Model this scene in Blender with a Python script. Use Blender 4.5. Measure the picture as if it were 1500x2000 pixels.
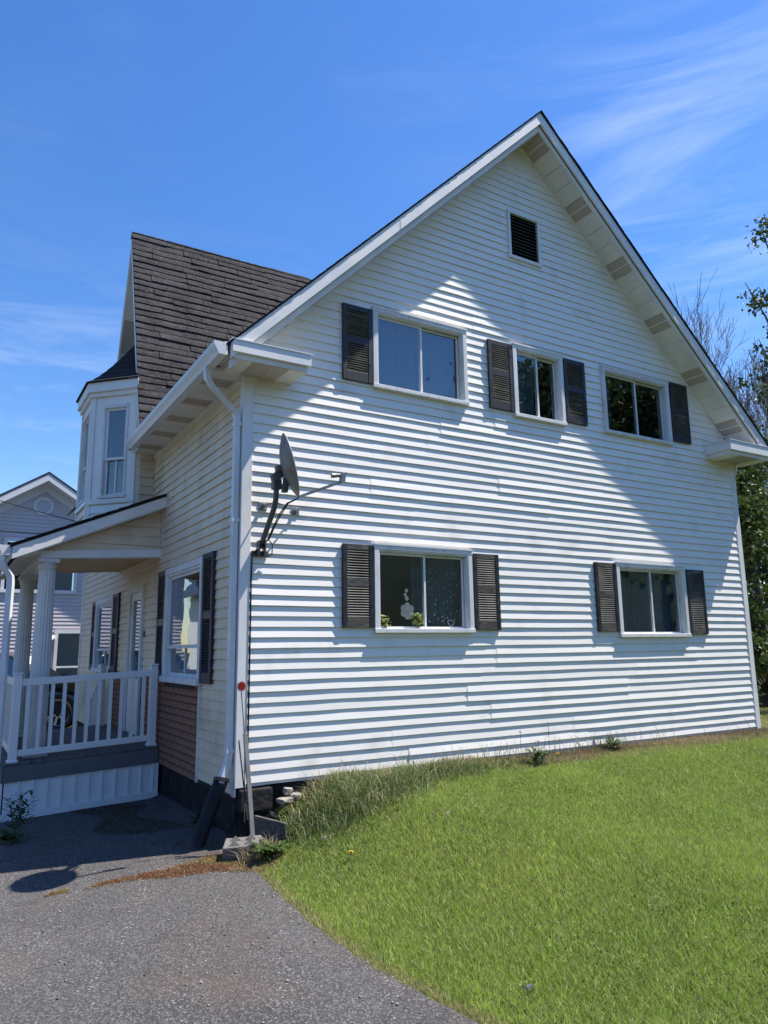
import bpy, math, random
import numpy as np
from mathutils import Vector, Matrix

for o in list(bpy.data.objects): bpy.data.objects.remove(o)
scene = bpy.context.scene
col = scene.collection
R = math.radians

# ------------------------------------------------------------------ camera
cam_d = bpy.data.cameras.new('camera')
cam = bpy.data.objects.new('camera', cam_d); col.objects.link(cam)
cr = Vector((0.8574, -0.5145, -0.0132)); cu = Vector((-0.0828, -0.1633, 0.9831)); cf = Vector((0.508, 0.8418, 0.1827))
m = Matrix(((cr.x, cu.x, -cf.x), (cr.y, cu.y, -cf.y), (cr.z, cu.z, -cf.z)))
cam.matrix_world = Matrix.Translation((-2.4208, -6.6867, 1.2158)) @ m.to_4x4()
cam_d.sensor_fit = 'HORIZONTAL'; cam_d.sensor_width = 36.0
cam_d.lens = 36.0 * 1421.7 / 1500.0
cam_d.clip_start = 0.05; cam_d.clip_end = 3000
scene.camera = cam
scene.render.resolution_x = 768; scene.render.resolution_y = 1024

# ------------------------------------------------------------------ light
SUN = Vector((0.52, -0.18, 1.0)).normalized()            # towards the sun
elev = math.asin(SUN.z)
sun_d = bpy.data.lights.new('sun', 'SUN'); sun_d.energy = 4.6; sun_d.angle = R(0.53); sun_d.color = (1.0, 0.94, 0.85)
sun = bpy.data.objects.new('sun', sun_d); col.objects.link(sun)
sun.rotation_euler = SUN.to_track_quat('Z', 'Y').to_euler()
sun.location = (10, -5, 25)

world = bpy.data.worlds.new('World'); scene.world = world; world.use_nodes = True
wt = world.node_tree; wt.nodes.clear()
def wn(t, **k):
    n = wt.nodes.new(t)
    for a, b in k.items(): setattr(n, a, b)
    return n
wout = wn('ShaderNodeOutputWorld'); wbg = wn('ShaderNodeBackground'); wbg.inputs[1].default_value = 0.105
sky = wn('ShaderNodeTexSky'); sky.sky_type = 'NISHITA'; sky.sun_disc = False
sky.sun_elevation = elev; sky.sun_rotation = math.atan2(SUN.x, SUN.y)
sky.air_density = 1.25; sky.dust_density = 0.25; sky.ozone_density = 4.5; sky.altitude = 200
wtc = wn('ShaderNodeTexCoord')
# thin streaky cirrus: stretched noise in direction space
def wmath(op, a, b=None, clamp=False):
    n = wn('ShaderNodeMath', operation=op); n.use_clamp = clamp
    for i, v in enumerate((a, b)):
        if v is None: continue
        if isinstance(v, (int, float)): n.inputs[i].default_value = v
        else: wt.links.new(v, n.inputs[i])
    return n.outputs[0]
mp = wn('ShaderNodeMapping'); mp.inputs['Rotation'].default_value = (0, R(10), R(20)); mp.inputs['Scale'].default_value = (1.5, 1.2, 9.0)
wt.links.new(wtc.outputs['Generated'], mp.inputs[0])
nz = wn('ShaderNodeTexNoise'); nz.inputs['Scale'].default_value = 1.9; nz.inputs['Detail'].default_value = 10; nz.inputs['Roughness'].default_value = 0.60; nz.inputs['Distortion'].default_value = 0.7
wt.links.new(mp.outputs[0], nz.inputs['Vector'])
nz2 = wn('ShaderNodeTexNoise'); nz2.inputs['Scale'].default_value = 2.3; nz2.inputs['Detail'].default_value = 2
mp2 = wn('ShaderNodeMapping'); mp2.inputs['Location'].default_value = (0.35, 0.9, 0.1)
wt.links.new(wtc.outputs['Generated'], mp2.inputs[0]); wt.links.new(mp2.outputs[0], nz2.inputs['Vector'])
rmp = wn('ShaderNodeMapRange'); rmp.inputs[1].default_value = 0.44; rmp.inputs[2].default_value = 0.84
wt.links.new(nz.outputs[0], rmp.inputs[0])
rmp2 = wn('ShaderNodeMapRange'); rmp2.inputs[1].default_value = 0.42; rmp2.inputs[2].default_value = 0.66
wt.links.new(nz2.outputs[0], rmp2.inputs[0])
def bank(d, rin, rout, gain):
    vm = wn('ShaderNodeVectorMath', operation='DOT_PRODUCT'); wt.links.new(wtc.outputs['Generated'], vm.inputs[0]); vm.inputs[1].default_value = d
    r_ = wn('ShaderNodeMapRange'); r_.interpolation_type = 'SMOOTHSTEP'; r_.inputs[1].default_value = math.cos(R(rout)); r_.inputs[2].default_value = math.cos(R(rin)); r_.inputs[4].default_value = gain
    wt.links.new(vm.outputs['Value'], r_.inputs[0]); return r_.outputs[0]
msk = wmath('MULTIPLY', rmp2.outputs[0], 0.28)
for bk_ in (((0.715, 0.45, 0.535), 1, 14, 1.0), ((0.05, 0.95, 0.30), 2, 13, 1.0), ((0.345, 0.797, 0.49), 0.5, 5, 0.7), ((-0.75, 0.45, 0.48), 4, 25, 0.9), ((-0.3, -0.85, 0.45), 4, 25, 0.7)):
    msk = wmath('ADD', msk, bank(*bk_))
cl = wmath('MULTIPLY', rmp.outputs[0], msk, True)
cl = wmath('MULTIPLY', cl, 0.33)
hsv = wn('ShaderNodeHueSaturation'); hsv.inputs['Saturation'].default_value = 1.25; hsv.inputs['Hue'].default_value = 0.510
wt.links.new(sky.outputs[0], hsv.inputs['Color'])
mixc = wn('ShaderNodeMix', data_type='RGBA'); mixc.inputs[7].default_value = (6.2, 6.7, 7.4, 1)
wt.links.new(cl, mixc.inputs[0]); wt.links.new(hsv.outputs[0], mixc.inputs[6])
wt.links.new(mixc.outputs[2], wbg.inputs[0]); wt.links.new(wbg.outputs[0], wout.inputs[0])

scene.view_settings.view_transform = 'Standard'; scene.view_settings.look = 'None'
scene.view_settings.exposure = 0.94; scene.view_settings.gamma = 1.0

# ------------------------------------------------------------------ helpers
rng = random.Random(7)
nr = np.random.default_rng(11)

class MB:
    def __init__(s): s.v = []; s.f = []
    def quad(s, a, b, c, d):
        n = len(s.v); s.v += [tuple(a), tuple(b), tuple(c), tuple(d)]; s.f.append((n, n+1, n+2, n+3)); return s
    def poly(s, pts):
        n = len(s.v); s.v += [tuple(p) for p in pts]; s.f.append(tuple(range(n, n+len(pts)))); return s
    def hexa(s, p):
        n = len(s.v); s.v += [tuple(q) for q in p]
        for f in ((0,3,2,1),(4,5,6,7),(0,1,5,4),(1,2,6,5),(2,3,7,6),(3,0,4,7)): s.f.append(tuple(n+i for i in f))
        return s
    def box(s, x0, x1, y0, y1, z0, z1):
        if x0 > x1: x0, x1 = x1, x0
        if y0 > y1: y0, y1 = y1, y0
        if z0 > z1: z0, z1 = z1, z0
        return s.hexa([(x0,y0,z0),(x1,y0,z0),(x1,y1,z0),(x0,y1,z0),(x0,y0,z1),(x1,y0,z1),(x1,y1,z1),(x0,y1,z1)])
    def obox(s, o, ax, ay, az):
        o, ax, ay, az = map(Vector, (o, ax, ay, az))
        return s.hexa([o, o+ax, o+ax+ay, o+ay, o+az, o+ax+az, o+ax+ay+az, o+ay+az])
    def prism(s, pts, d):
        d = Vector(d); pts = [Vector(p) for p in pts]; k = len(pts); n = len(s.v)
        s.v += [tuple(p) for p in pts] + [tuple(p+d) for p in pts]
        s.f.append(tuple(range(n+k-1, n-1, -1))); s.f.append(tuple(range(n+k, n+2*k)))
        for i in range(k):
            j = (i+1) % k; s.f.append((n+i, n+j, n+k+j, n+k+i))
        return s
    def tube(s, path, rad, seg=10, cap=True, squash=None):
        path = [Vector(p) for p in path]
        if isinstance(rad, (int, float)): rad = [rad]*len(path)
        base = len(s.v); up = None
        for i, p in enumerate(path):
            t = (path[min(i+1, len(path)-1)] - path[max(i-1, 0)]).normalized()
            if up is None:
                up = Vector((0,0,1)) if abs(t.z) < 0.9 else Vector((0,1,0))
            a = (up - t*up.dot(t)).normalized(); b = t.cross(a); up = a
            for k in range(seg):
                an = 2*math.pi*k/seg
                s.v.append(tuple(p + (a*math.cos(an) + b*math.sin(an))*rad[i]))
        for i in range(len(path)-1):
            for k in range(seg):
                k2 = (k+1) % seg
                s.f.append((base+i*seg+k, base+i*seg+k2, base+(i+1)*seg+k2, base+(i+1)*seg+k))
        if cap:
            s.f.append(tuple(base+k for k in range(seg-1, -1, -1)))
            e = base+(len(path)-1)*seg; s.f.append(tuple(e+k for k in range(seg)))
        return s
    def rtube(s, path, w, d, ref):
        """rectangular duct along a path; ref = outward direction for depth"""
        path = [Vector(p) for p in path]; ref = Vector(ref).normalized(); base = len(s.v)
        for i, p in enumerate(path):
            t = (path[min(i+1, len(path)-1)] - path[max(i-1, 0)]).normalized()
            b = t.cross(ref).normalized(); a = b.cross(t).normalized()
            for (i1, j1) in ((-1,-1),(1,-1),(1,1),(-1,1)): s.v.append(tuple(p + b*(w/2*i1) + a*(d/2*j1)))
        for i in range(len(path)-1):
            for k in range(4):
                k2 = (k+1) % 4; s.f.append((base+i*4+k, base+i*4+k2, base+(i+1)*4+k2, base+(i+1)*4+k))
        s.f.append((base+3, base+2, base+1, base)); e = base+(len(path)-1)*4; s.f.append((e, e+1, e+2, e+3))
        return s
    def mesh(s, name, smooth=False):
        me = bpy.data.meshes.new(name); me.from_pydata(s.v, [], s.f); me.update()
        if smooth: me.polygons.foreach_set('use_smooth', [True]*len(me.polygons))
        return me
    def build(s, name, mat, parent=None, smooth=False, loc=None, bevel=0.0):
        o = bpy.data.objects.new(name, s.mesh(name, smooth)); col.objects.link(o)
        if mat: o.data.materials.append(mat)
        put(o, parent)
        if loc is not None: o.location = loc
        if bevel:
            b = o.modifiers.new('bevel', 'BEVEL'); b.width = bevel; b.segments = 2; b.limit_method = 'ANGLE'
        return o

def worldloc(o):
    p = Vector((0, 0, 0))
    while o: p = p + o.location; o = o.parent
    return p
def put(o, parent):
    """parent keeping the mesh in world coordinates"""
    if parent is not None:
        o.parent = parent; o.location = -worldloc(parent)
    return o
def thing(name, loc, label, cat, group=None):
    o = bpy.data.objects.new(name, None); o.empty_display_size = 0.2; col.objects.link(o); o.location = loc
    return tag(o, label, cat, group)
def tag(o, label, cat, group=None):
    o['label'] = label; o['category'] = cat
    if group: o['group'] = group
    return o
def kind(o, k): o['kind'] = k; return o

def npmesh(name, V, F, mat, cols=None, smooth=False):
    """big mesh from numpy; F (n,3) or (n,4)"""
    me = bpy.data.meshes.new(name); k = F.shape[1]
    me.vertices.add(len(V)); me.vertices.foreach_set('co', np.ascontiguousarray(V, dtype=np.float32).ravel())
    me.loops.add(F.size); me.loops.foreach_set('vertex_index', np.ascontiguousarray(F, dtype=np.int32).ravel())
    me.polygons.add(len(F)); me.polygons.foreach_set('loop_start', np.arange(0, F.size, k, dtype=np.int32))
    me.polygons.foreach_set('loop_total', np.full(len(F), k, dtype=np.int32))
    if smooth: me.polygons.foreach_set('use_smooth', np.ones(len(F), dtype=bool))
    me.update(calc_edges=True); me.validate()
    if cols is not None:
        a = me.color_attributes.new('col', 'FLOAT_COLOR', 'POINT')
        c4 = np.ones((len(V), 4), dtype=np.float32); c4[:, :3] = cols
        a.data.foreach_set('color', c4.ravel())
    o = bpy.data.objects.new(name, me); col.objects.link(o); me.materials.append(mat)
    return o

# ------------------------------------------------------------------ materials
def mat(name, c, rough=0.5, var=0.0, scale=5.0, c2=None, bump=0.0, bscale=60.0, stretch=None, metal=0.0, spec=0.5, detail=4.0, lo=0.35, hi=0.7, extra=None):
    mt = bpy.data.materials.new(name); mt.use_nodes = True; nt = mt.node_tree; b = nt.nodes['Principled BSDF']
    b.inputs['Roughness'].default_value = rough; b.inputs['Metallic'].default_value = metal
    b.inputs['Specular IOR Level'].default_value = spec
    b.inputs['Base Color'].default_value = (*c, 1)
    tc = nt.nodes.new('ShaderNodeTexCoord'); src = tc.outputs['Object']
    if stretch:
        mpn = nt.nodes.new('ShaderNodeMapping'); mpn.inputs['Scale'].default_value = stretch
        nt.links.new(src, mpn.inputs[0]); src = mpn.outputs[0]
    if c2 is None and var: c2 = tuple(max(0, x*(1-var)) for x in c)
    if c2 is not None:
        n = nt.nodes.new('ShaderNodeTexNoise'); n.inputs['Scale'].default_value = scale; n.inputs['Detail'].default_value = detail; n.inputs['Roughness'].default_value = 0.62
        nt.links.new(src, n.inputs['Vector'])
        mr = nt.nodes.new('ShaderNodeMapRange'); mr.inputs[1].default_value = lo; mr.inputs[2].default_value = hi
        nt.links.new(n.outputs[0], mr.inputs[0])
        mx = nt.nodes.new('ShaderNodeMix'); mx.data_type = 'RGBA'; mx.inputs[6].default_value = (*c, 1); mx.inputs[7].default_value = (*c2, 1)
        nt.links.new(mr.outputs[0], mx.inputs[0]); last = mx.outputs[2]
        if extra:      # (colour, scale, lo, hi)
            n2 = nt.nodes.new('ShaderNodeTexNoise'); n2.inputs['Scale'].default_value = extra[1]; n2.inputs['Detail'].default_value = 5
            nt.links.new(tc.outputs['Object'], n2.inputs['Vector'])
            m2 = nt.nodes.new('ShaderNodeMapRange'); m2.inputs[1].default_value = extra[2]; m2.inputs[2].default_value = extra[3]
            nt.links.new(n2.outputs[0], m2.inputs[0])
            x2 = nt.nodes.new('ShaderNodeMix'); x2.data_type = 'RGBA'; x2.inputs[7].default_value = (*extra[0], 1)
            nt.links.new(m2.outputs[0], x2.inputs[0]); nt.links.new(last, x2.inputs[6]); last = x2.outputs[2]
        nt.links.new(last, b.inputs['Base Color'])
    if bump:
        n = nt.nodes.new('ShaderNodeTexNoise'); n.inputs['Scale'].default_value = bscale; n.inputs['Detail'].default_value = 5
        nt.links.new(src, n.inputs['Vector'])
        bp = nt.nodes.new('ShaderNodeBump'); bp.inputs['Strength'].default_value = bump; bp.inputs['Distance'].default_value = 0.01
        nt.links.new(n.outputs[0], bp.inputs['Height']); nt.links.new(bp.outputs[0], b.inputs['Normal'])
    return mt

def leafmat(name, trans=0.35, rough=0.5):
    """colour from the 'col' attribute, with light through the leaf"""
    mt = bpy.data.materials.new(name); mt.use_nodes = True; nt = mt.node_tree; b = nt.nodes['Principled BSDF']
    at = nt.nodes.new('ShaderNodeAttribute'); at.attribute_name = 'col'
    nt.links.new(at.outputs['Color'], b.inputs['Base Color']); b.inputs['Roughness'].default_value = rough; b.inputs['Specular IOR Level'].default_value = 0.3
    tr = nt.nodes.new('ShaderNodeBsdfTranslucent'); nt.links.new(at.outputs['Color'], tr.inputs['Color'])
    ms = nt.nodes.new('ShaderNodeMixShader'); ms.inputs[0].default_value = trans
    out = nt.nodes['Material Output']
    nt.links.new(b.outputs[0], ms.inputs[1]); nt.links.new(tr.outputs[0], ms.inputs[2]); nt.links.new(ms.outputs[0], out.inputs['Surface'])
    return mt

def glassmat(name, ior=0.09, tint=(0.75, 0.82, 0.85)):
    mt = bpy.data.materials.new(name); mt.use_nodes = True; nt = mt.node_tree; nt.nodes.remove(nt.nodes['Principled BSDF'])
    g = nt.nodes.new('ShaderNodeBsdfGlossy'); g.inputs['Roughness'].default_value = 0.015; g.inputs['Color'].default_value = (0.9, 0.93, 0.95, 1)
    t = nt.nodes.new('ShaderNodeBsdfTransparent'); t.inputs['Color'].default_value = (*tint, 1)
    lw = nt.nodes.new('ShaderNodeLayerWeight'); lw.inputs['Blend'].default_value = 0.5
    pw = nt.nodes.new('ShaderNodeMath'); pw.operation = 'POWER'; pw.inputs[1].default_value = 4.0; nt.links.new(lw.outputs['Facing'], pw.inputs[0])
    fr = nt.nodes.new('ShaderNodeMapRange'); fr.inputs[3].default_value = ior; fr.inputs[4].default_value = 1.0; nt.links.new(pw.outputs[0], fr.inputs[0])
    nz_ = nt.nodes.new('ShaderNodeTexNoise'); nz_.inputs['Scale'].default_value = 2.5
    tc = nt.nodes.new('ShaderNodeTexCoord'); nt.links.new(tc.outputs['Object'], nz_.inputs['Vector'])
    bp = nt.nodes.new('ShaderNodeBump'); bp.inputs['Strength'].default_value = 0.05; bp.inputs['Distance'].default_value = 0.02
    nt.links.new(nz_.outputs[0], bp.inputs['Height']); nt.links.new(bp.outputs[0], g.inputs['Normal'])
    ms = nt.nodes.new('ShaderNodeMixShader'); nt.links.new(fr.outputs[0], ms.inputs[0]); nt.links.new(t.outputs[0], ms.inputs[1]); nt.links.new(g.outputs[0], ms.inputs[2])
    nt.links.new(ms.outputs[0], nt.nodes['Material Output'].inputs['Surface'])
    return mt

M = {}
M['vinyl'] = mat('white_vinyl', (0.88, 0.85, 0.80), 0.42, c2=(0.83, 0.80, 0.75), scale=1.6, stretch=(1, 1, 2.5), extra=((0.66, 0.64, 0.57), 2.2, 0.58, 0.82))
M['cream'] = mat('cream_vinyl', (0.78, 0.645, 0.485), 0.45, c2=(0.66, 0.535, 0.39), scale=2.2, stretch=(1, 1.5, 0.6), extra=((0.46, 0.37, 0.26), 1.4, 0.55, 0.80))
M['trim'] = mat('white_trim', (0.84, 0.82, 0.785), 0.38, c2=(0.70, 0.71, 0.72), scale=3)
M['trimold'] = mat('weathered_white_paint', (0.70, 0.705, 0.71), 0.6, c2=(0.52, 0.51, 0.48), scale=9, stretch=(1, 1, 0.4), lo=0.5, hi=0.75, bump=0.15, bscale=90)
M['alum'] = mat('white_aluminium', (0.74, 0.75, 0.77), 0.3, c2=(0.64, 0.65, 0.65), scale=5, stretch=(1, 0.4, 1))
M['soffit'] = mat('soffit_white', (0.82, 0.78, 0.71), 0.5, c2=(0.66, 0.65, 0.62), scale=3)
M['soffvent'] = mat('soffit_vented', (0.52, 0.45, 0.37), 0.6, c2=(0.40, 0.34, 0.275), scale=220, detail=0)
M['shutter'] = mat('shutter_vinyl', (0.017, 0.017, 0.020), 0.5, c2=(0.060, 0.056, 0.052), scale=6, stretch=(5, 1, 1.2), lo=0.50, hi=0.80, bump=0.25, bscale=40)
M['shutterb'] = mat('shutter_faded', (0.045, 0.042, 0.038), 0.6, c2=(0.15, 0.135, 0.11), scale=9, stretch=(1.0, 1, 4), lo=0.42, hi=0.75, bump=0.3, bscale=40)
M['louvre'] = mat('louvre_faded', (0.075, 0.07, 0.062), 0.38, c2=(0.24, 0.22, 0.185), scale=5, stretch=(1, 1, 0.6))
M['shutterfront'] = mat('shutter_dark', (0.016, 0.018, 0.028), 0.42, c2=(0.03, 0.032, 0.045), scale=6)
M['glass'] = glassmat('window_glass', 0.11)
M['interior'] = mat('dark_room', (0.022, 0.026, 0.028), 0.9, c2=(0.012, 0.014, 0.015), scale=2)
M['curtain'] = mat('sheer_curtain', (0.16, 0.20, 0.22), 0.9, c2=(0.09, 0.12, 0.13), scale=14, stretch=(3, 1, 0.1))
M['sticker'] = mat('frosted_sticker', (0.15, 0.185, 0.20), 0.7, c2=(0.12, 0.15, 0.165), scale=8)
M['flake'] = mat('white_sticker', (0.36, 0.40, 0.42), 0.7, c2=(0.28, 0.32, 0.34), scale=20)
M['ventdark'] = mat('vent_slat', (0.05, 0.048, 0.046), 0.6, c2=(0.085, 0.08, 0.075), scale=12)
M['shingle'] = mat('old_shingle', (0.062, 0.060, 0.064), 0.95, c2=(0.028, 0.026, 0.028), scale=3.2, detail=8, bump=0.8, bscale=160, spec=0.2, extra=((0.115, 0.105, 0.098), 26, 0.54, 0.75))
M['shingleb'] = mat('black_shingle', (0.020, 0.020, 0.022), 0.9, c2=(0.038, 0.036, 0.036), scale=30, bump=0.6, bscale=150, spec=0.2)
M['brick'] = mat('worn_brick', (0.38, 0.175, 0.115), 0.85, c2=(0.25, 0.12, 0.082), scale=9, detail=8, bump=0.7, bscale=70, spec=0.2, extra=((0.10, 0.065, 0.052), 7, 0.55, 0.8))
M['mortar'] = mat('dark_mortar', (0.075, 0.055, 0.048), 0.95, c2=(0.045, 0.036, 0.032), scale=20, bump=0.5)
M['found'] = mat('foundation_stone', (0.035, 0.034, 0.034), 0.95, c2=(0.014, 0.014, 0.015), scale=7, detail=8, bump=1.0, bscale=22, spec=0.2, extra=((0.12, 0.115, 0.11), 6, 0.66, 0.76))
M['concrete'] = mat('concrete', (0.20, 0.19, 0.175), 0.95, c2=(0.10, 0.095, 0.088), scale=8, detail=8, bump=0.8, bscale=60, spec=0.2)
M['stone'] = mat('pale_stone', (0.30, 0.28, 0.235), 0.9, c2=(0.17, 0.155, 0.13), scale=12, bump=0.9, bscale=40)
M['deckgrey'] = mat('grey_composite', (0.135, 0.135, 0.15), 0.6, c2=(0.11, 0.11, 0.122), scale=4, bump=0.1, bscale=80)
M['deckfloor'] = mat('worn_deck', (0.13, 0.12, 0.115), 0.75, c2=(0.075, 0.07, 0.07), scale=5, stretch=(1.5, 6, 1), bump=0.2)
M['skirt'] = mat('white_skirting', (0.80, 0.80, 0.80), 0.5, c2=(0.72, 0.72, 0.72), scale=12, stretch=(4, 1, 0.6), bump=0.12, bscale=50)
M['pvc'] = mat('white_pvc', (0.83, 0.82, 0.81), 0.3, c2=(0.78, 0.77, 0.755), scale=4)
M['column'] = mat('column_paint', (0.76, 0.75, 0.73), 0.4, c2=(0.64, 0.62, 0.58), scale=4, stretch=(1, 1, 0.5))
M['blackplastic'] = mat('black_corrugated', (0.007, 0.007, 0.008), 0.5, c2=(0.018, 0.017, 0.016), scale=8)
M['blackcable'] = mat('black_cable', (0.012, 0.012, 0.013), 0.5, var=0.3)
M['dishgrey'] = mat('dish_paint', (0.25, 0.235, 0.22), 0.5, c2=(0.13, 0.085, 0.06), scale=5, detail=7, lo=0.42, hi=0.70, bump=0.1)
M['dishrim'] = mat('dish_face', (0.42, 0.41, 0.40), 0.4, c2=(0.30, 0.26, 0.22), scale=6)
M['galv'] = mat('galvanised_steel', (0.26, 0.27, 0.29), 0.45, c2=(0.14, 0.135, 0.13), scale=12, metal=0.35, detail=6)
M['mast'] = mat('mast_steel', (0.10, 0.105, 0.115), 0.45, c2=(0.13, 0.075, 0.045), scale=9, metal=0.3, lo=0.5, hi=0.75)
M['rust'] = mat('rusty_steel', (0.14, 0.075, 0.045), 0.8, c2=(0.07, 0.05, 0.04), scale=20)
M['red'] = mat('red_reflector', (0.62, 0.03, 0.02), 0.3, c2=(0.50, 0.03, 0.02), scale=40)
M['post'] = mat('grey_post', (0.20, 0.20, 0.205), 0.6, c2=(0.12, 0.115, 0.11), scale=9, stretch=(1, 1, 0.3), bump=0.2)
M['wood'] = mat('weathered_board', (0.11, 0.105, 0.10), 0.9, c2=(0.05, 0.048, 0.045), scale=6, stretch=(1, 6, 8), bump=0.5, bscale=40)
M['lav'] = mat('lavender_vinyl', (0.58, 0.525, 0.545), 0.45, c2=(0.53, 0.48, 0.50), scale=1.5)
M['neightrim'] = mat('neighbour_trim', (0.74, 0.73, 0.74), 0.45, var=0.08, scale=3)
M['neighroof'] = mat('dark_metal_roof', (0.03, 0.034, 0.045), 0.4, var=0.3, scale=3)
M['carpaint'] = mat('black_car_paint', (0.010, 0.011, 0.016), 0.12, c2=(0.014, 0.014, 0.018), scale=3, spec=0.8)
M['tyre'] = mat('tyre_rubber', (0.022, 0.021, 0.020), 0.85, c2=(0.045, 0.042, 0.038), scale=12)
M['chrome'] = mat('chrome', (0.75, 0.75, 0.76), 0.25, c2=(0.6, 0.6, 0.6), scale=8, metal=1.0)
M['lamp'] = mat('headlamp_lens', (0.7, 0.72, 0.75), 0.08, c2=(0.5, 0.52, 0.56), scale=20, spec=0.8)
M['bark'] = mat('grey_bark', (0.13, 0.115, 0.10), 0.9, c2=(0.07, 0.06, 0.052), scale=8, stretch=(1, 1, 0.3), bump=0.5)
M['twig'] = mat('bare_twig', (0.24, 0.215, 0.205), 0.9, c2=(0.15, 0.13, 0.125), scale=5)
M['leaf'] = leafmat('leaf', 0.35)
M['grass'] = leafmat('grass_blade', 0.30, 0.55)
M['petal'] = mat('dandelion_yellow', (0.75, 0.52, 0.02), 0.6, var=0.25, scale=90)
M['puff'] = mat('dandelion_seed', (0.55, 0.53, 0.48), 0.9, c2=(0.4, 0.38, 0.34), scale=120)
M['stem'] = mat('green_stem', (0.12, 0.17, 0.045), 0.6, var=0.3, scale=30)
M['moss'] = leafmat('moss_fibre', 0.15, 0.9)
M['scrap'] = mat('blue_grey_plastic', (0.09, 0.10, 0.115), 0.7, var=0.3, scale=30)

def asphalt():
    mt = mat('asphalt', (0.078, 0.073, 0.071), 0.9, c2=(0.050, 0.047, 0.046), scale=0.9, detail=8, spec=0.25)
    nt = mt.node_tree; b = nt.nodes['Principled BSDF']; src = b.inputs['Base Color'].links[0].from_socket
    tc = nt.nodes.new('ShaderNodeTexCoord')
    def mixin(fac, colr, prev):
        x = nt.nodes.new('ShaderNodeMix'); x.data_type = 'RGBA'; x.inputs[7].default_value = (*colr, 1)
        nt.links.new(fac, x.inputs[0]); nt.links.new(prev, x.inputs[6]); return x.outputs[2]
    def rng_(o, a, c, inv=False):
        r_ = nt.nodes.new('ShaderNodeMapRange'); r_.inputs[1].default_value = a; r_.inputs[2].default_value = c
        if inv: r_.inputs[3].default_value = 1; r_.inputs[4].default_value = 0
        nt.links.new(o, r_.inputs[0]); return r_.outputs[0]
    # aggregate: each cell its own tone, some pale stones
    vo = nt.nodes.new('ShaderNodeTexVoronoi'); vo.inputs['Scale'].default_value = 95; nt.links.new(tc.outputs['Object'], vo.inputs['Vector'])
    sep = nt.nodes.new('ShaderNodeSeparateColor'); nt.links.new(vo.outputs['Color'], sep.inputs[0])
    a = nt.nodes.new('ShaderNodeMath'); a.operation = 'MULTIPLY'; nt.links.new(rng_(sep.outputs[0], 0.45, 1.0), a.inputs[0]); a.inputs[1].default_value = 0.55
    c = mixin(a.outputs[0], (0.22, 0.21, 0.205), src)
    d = nt.nodes.new('ShaderNodeMath'); d.operation = 'MULTIPLY'; nt.links.new(rng_(sep.outputs[1], 0.55, 1.0), d.inputs[0]); d.inputs[1].default_value = 0.6
    c = mixin(d.outputs[0], (0.035, 0.034, 0.036), c)
    v2 = nt.nodes.new('ShaderNodeTexVoronoi'); v2.inputs['Scale'].default_value = 38; nt.links.new(tc.outputs['Object'], v2.inputs['Vector'])
    sp2 = nt.nodes.new('ShaderNodeSeparateColor'); nt.links.new(v2.outputs['Color'], sp2.inputs[0])
    pk = nt.nodes.new('ShaderNodeMath'); pk.operation = 'GREATER_THAN'; nt.links.new(sp2.outputs[2], pk.inputs[0]); pk.inputs[1].default_value = 0.88
    sm = nt.nodes.new('ShaderNodeMath'); sm.operation = 'MULTIPLY'; nt.links.new(pk.outputs[0], sm.inputs[0]); nt.links.new(rng_(v2.outputs['Distance'], 0.16, 0.24, True), sm.inputs[1])
    c = mixin(sm.outputs[0], (0.34, 0.325, 0.305), c)
    # dark patches with a shape of their own
    n3 = nt.nodes.new('ShaderNodeTexNoise'); n3.inputs['Scale'].default_value = 4.5; n3.inputs['Detail'].default_value = 9; n3.inputs['Roughness'].default_value = 0.7
    nt.links.new(tc.outputs['Object'], n3.inputs['Vector'])
    e = nt.nodes.new('ShaderNodeMath'); e.operation = 'MULTIPLY'; nt.links.new(rng_(n3.outputs[0], 0.58, 0.68), e.inputs[0]); e.inputs[1].default_value = 0.65
    c = mixin(e.outputs[0], (0.045, 0.040, 0.038), c)
    nw = nt.nodes.new('ShaderNodeTexNoise'); nw.inputs['Scale'].default_value = 3.0; nw.inputs['Detail'].default_value = 6; nt.links.new(tc.outputs['Object'], nw.inputs['Vector'])
    va = nt.nodes.new('ShaderNodeVectorMath'); va.operation = 'MULTIPLY_ADD'; nt.links.new(nw.outputs['Color'], va.inputs[0]); va.inputs[1].default_value = (0.5, 0.5, 0.0); nt.links.new(tc.outputs['Object'], va.inputs[2])
    v3 = nt.nodes.new('ShaderNodeTexVoronoi'); v3.feature = 'DISTANCE_TO_EDGE'; v3.inputs['Scale'].default_value = 0.42; nt.links.new(va.outputs[0], v3.inputs['Vector'])
    ck = nt.nodes.new('ShaderNodeMath'); ck.operation = 'MULTIPLY'; nt.links.new(rng_(v3.outputs['Distance'], 0.0010, 0.0035, True), ck.inputs[0]); ck.inputs[1].default_value = 0.32
    c = mixin(ck.outputs[0], (0.02, 0.019, 0.018), c)
    n4 = nt.nodes.new('ShaderNodeTexNoise'); n4.inputs['Scale'].default_value = 1.3; n4.inputs['Detail'].default_value = 6; nt.links.new(tc.outputs['Object'], n4.inputs['Vector'])
    st = nt.nodes.new('ShaderNodeMath'); st.operation = 'MULTIPLY'; nt.links.new(rng_(n4.outputs[0], 0.55, 0.72), st.inputs[0]); st.inputs[1].default_value = 0.35
    c = mixin(st.outputs[0], (0.12, 0.085, 0.07), c)
    nt.links.new(c, b.inputs['Base Color'])
    bp = nt.nodes.new('ShaderNodeBump'); bp.inputs['Strength'].default_value = 0.9; bp.inputs['Distance'].default_value = 0.006
    nt.links.new(vo.outputs['Distance'], bp.inputs['Height']); nt.links.new(bp.outputs[0], b.inputs['Normal'])
    return mt
M['asphalt'] = asphalt()
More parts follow.
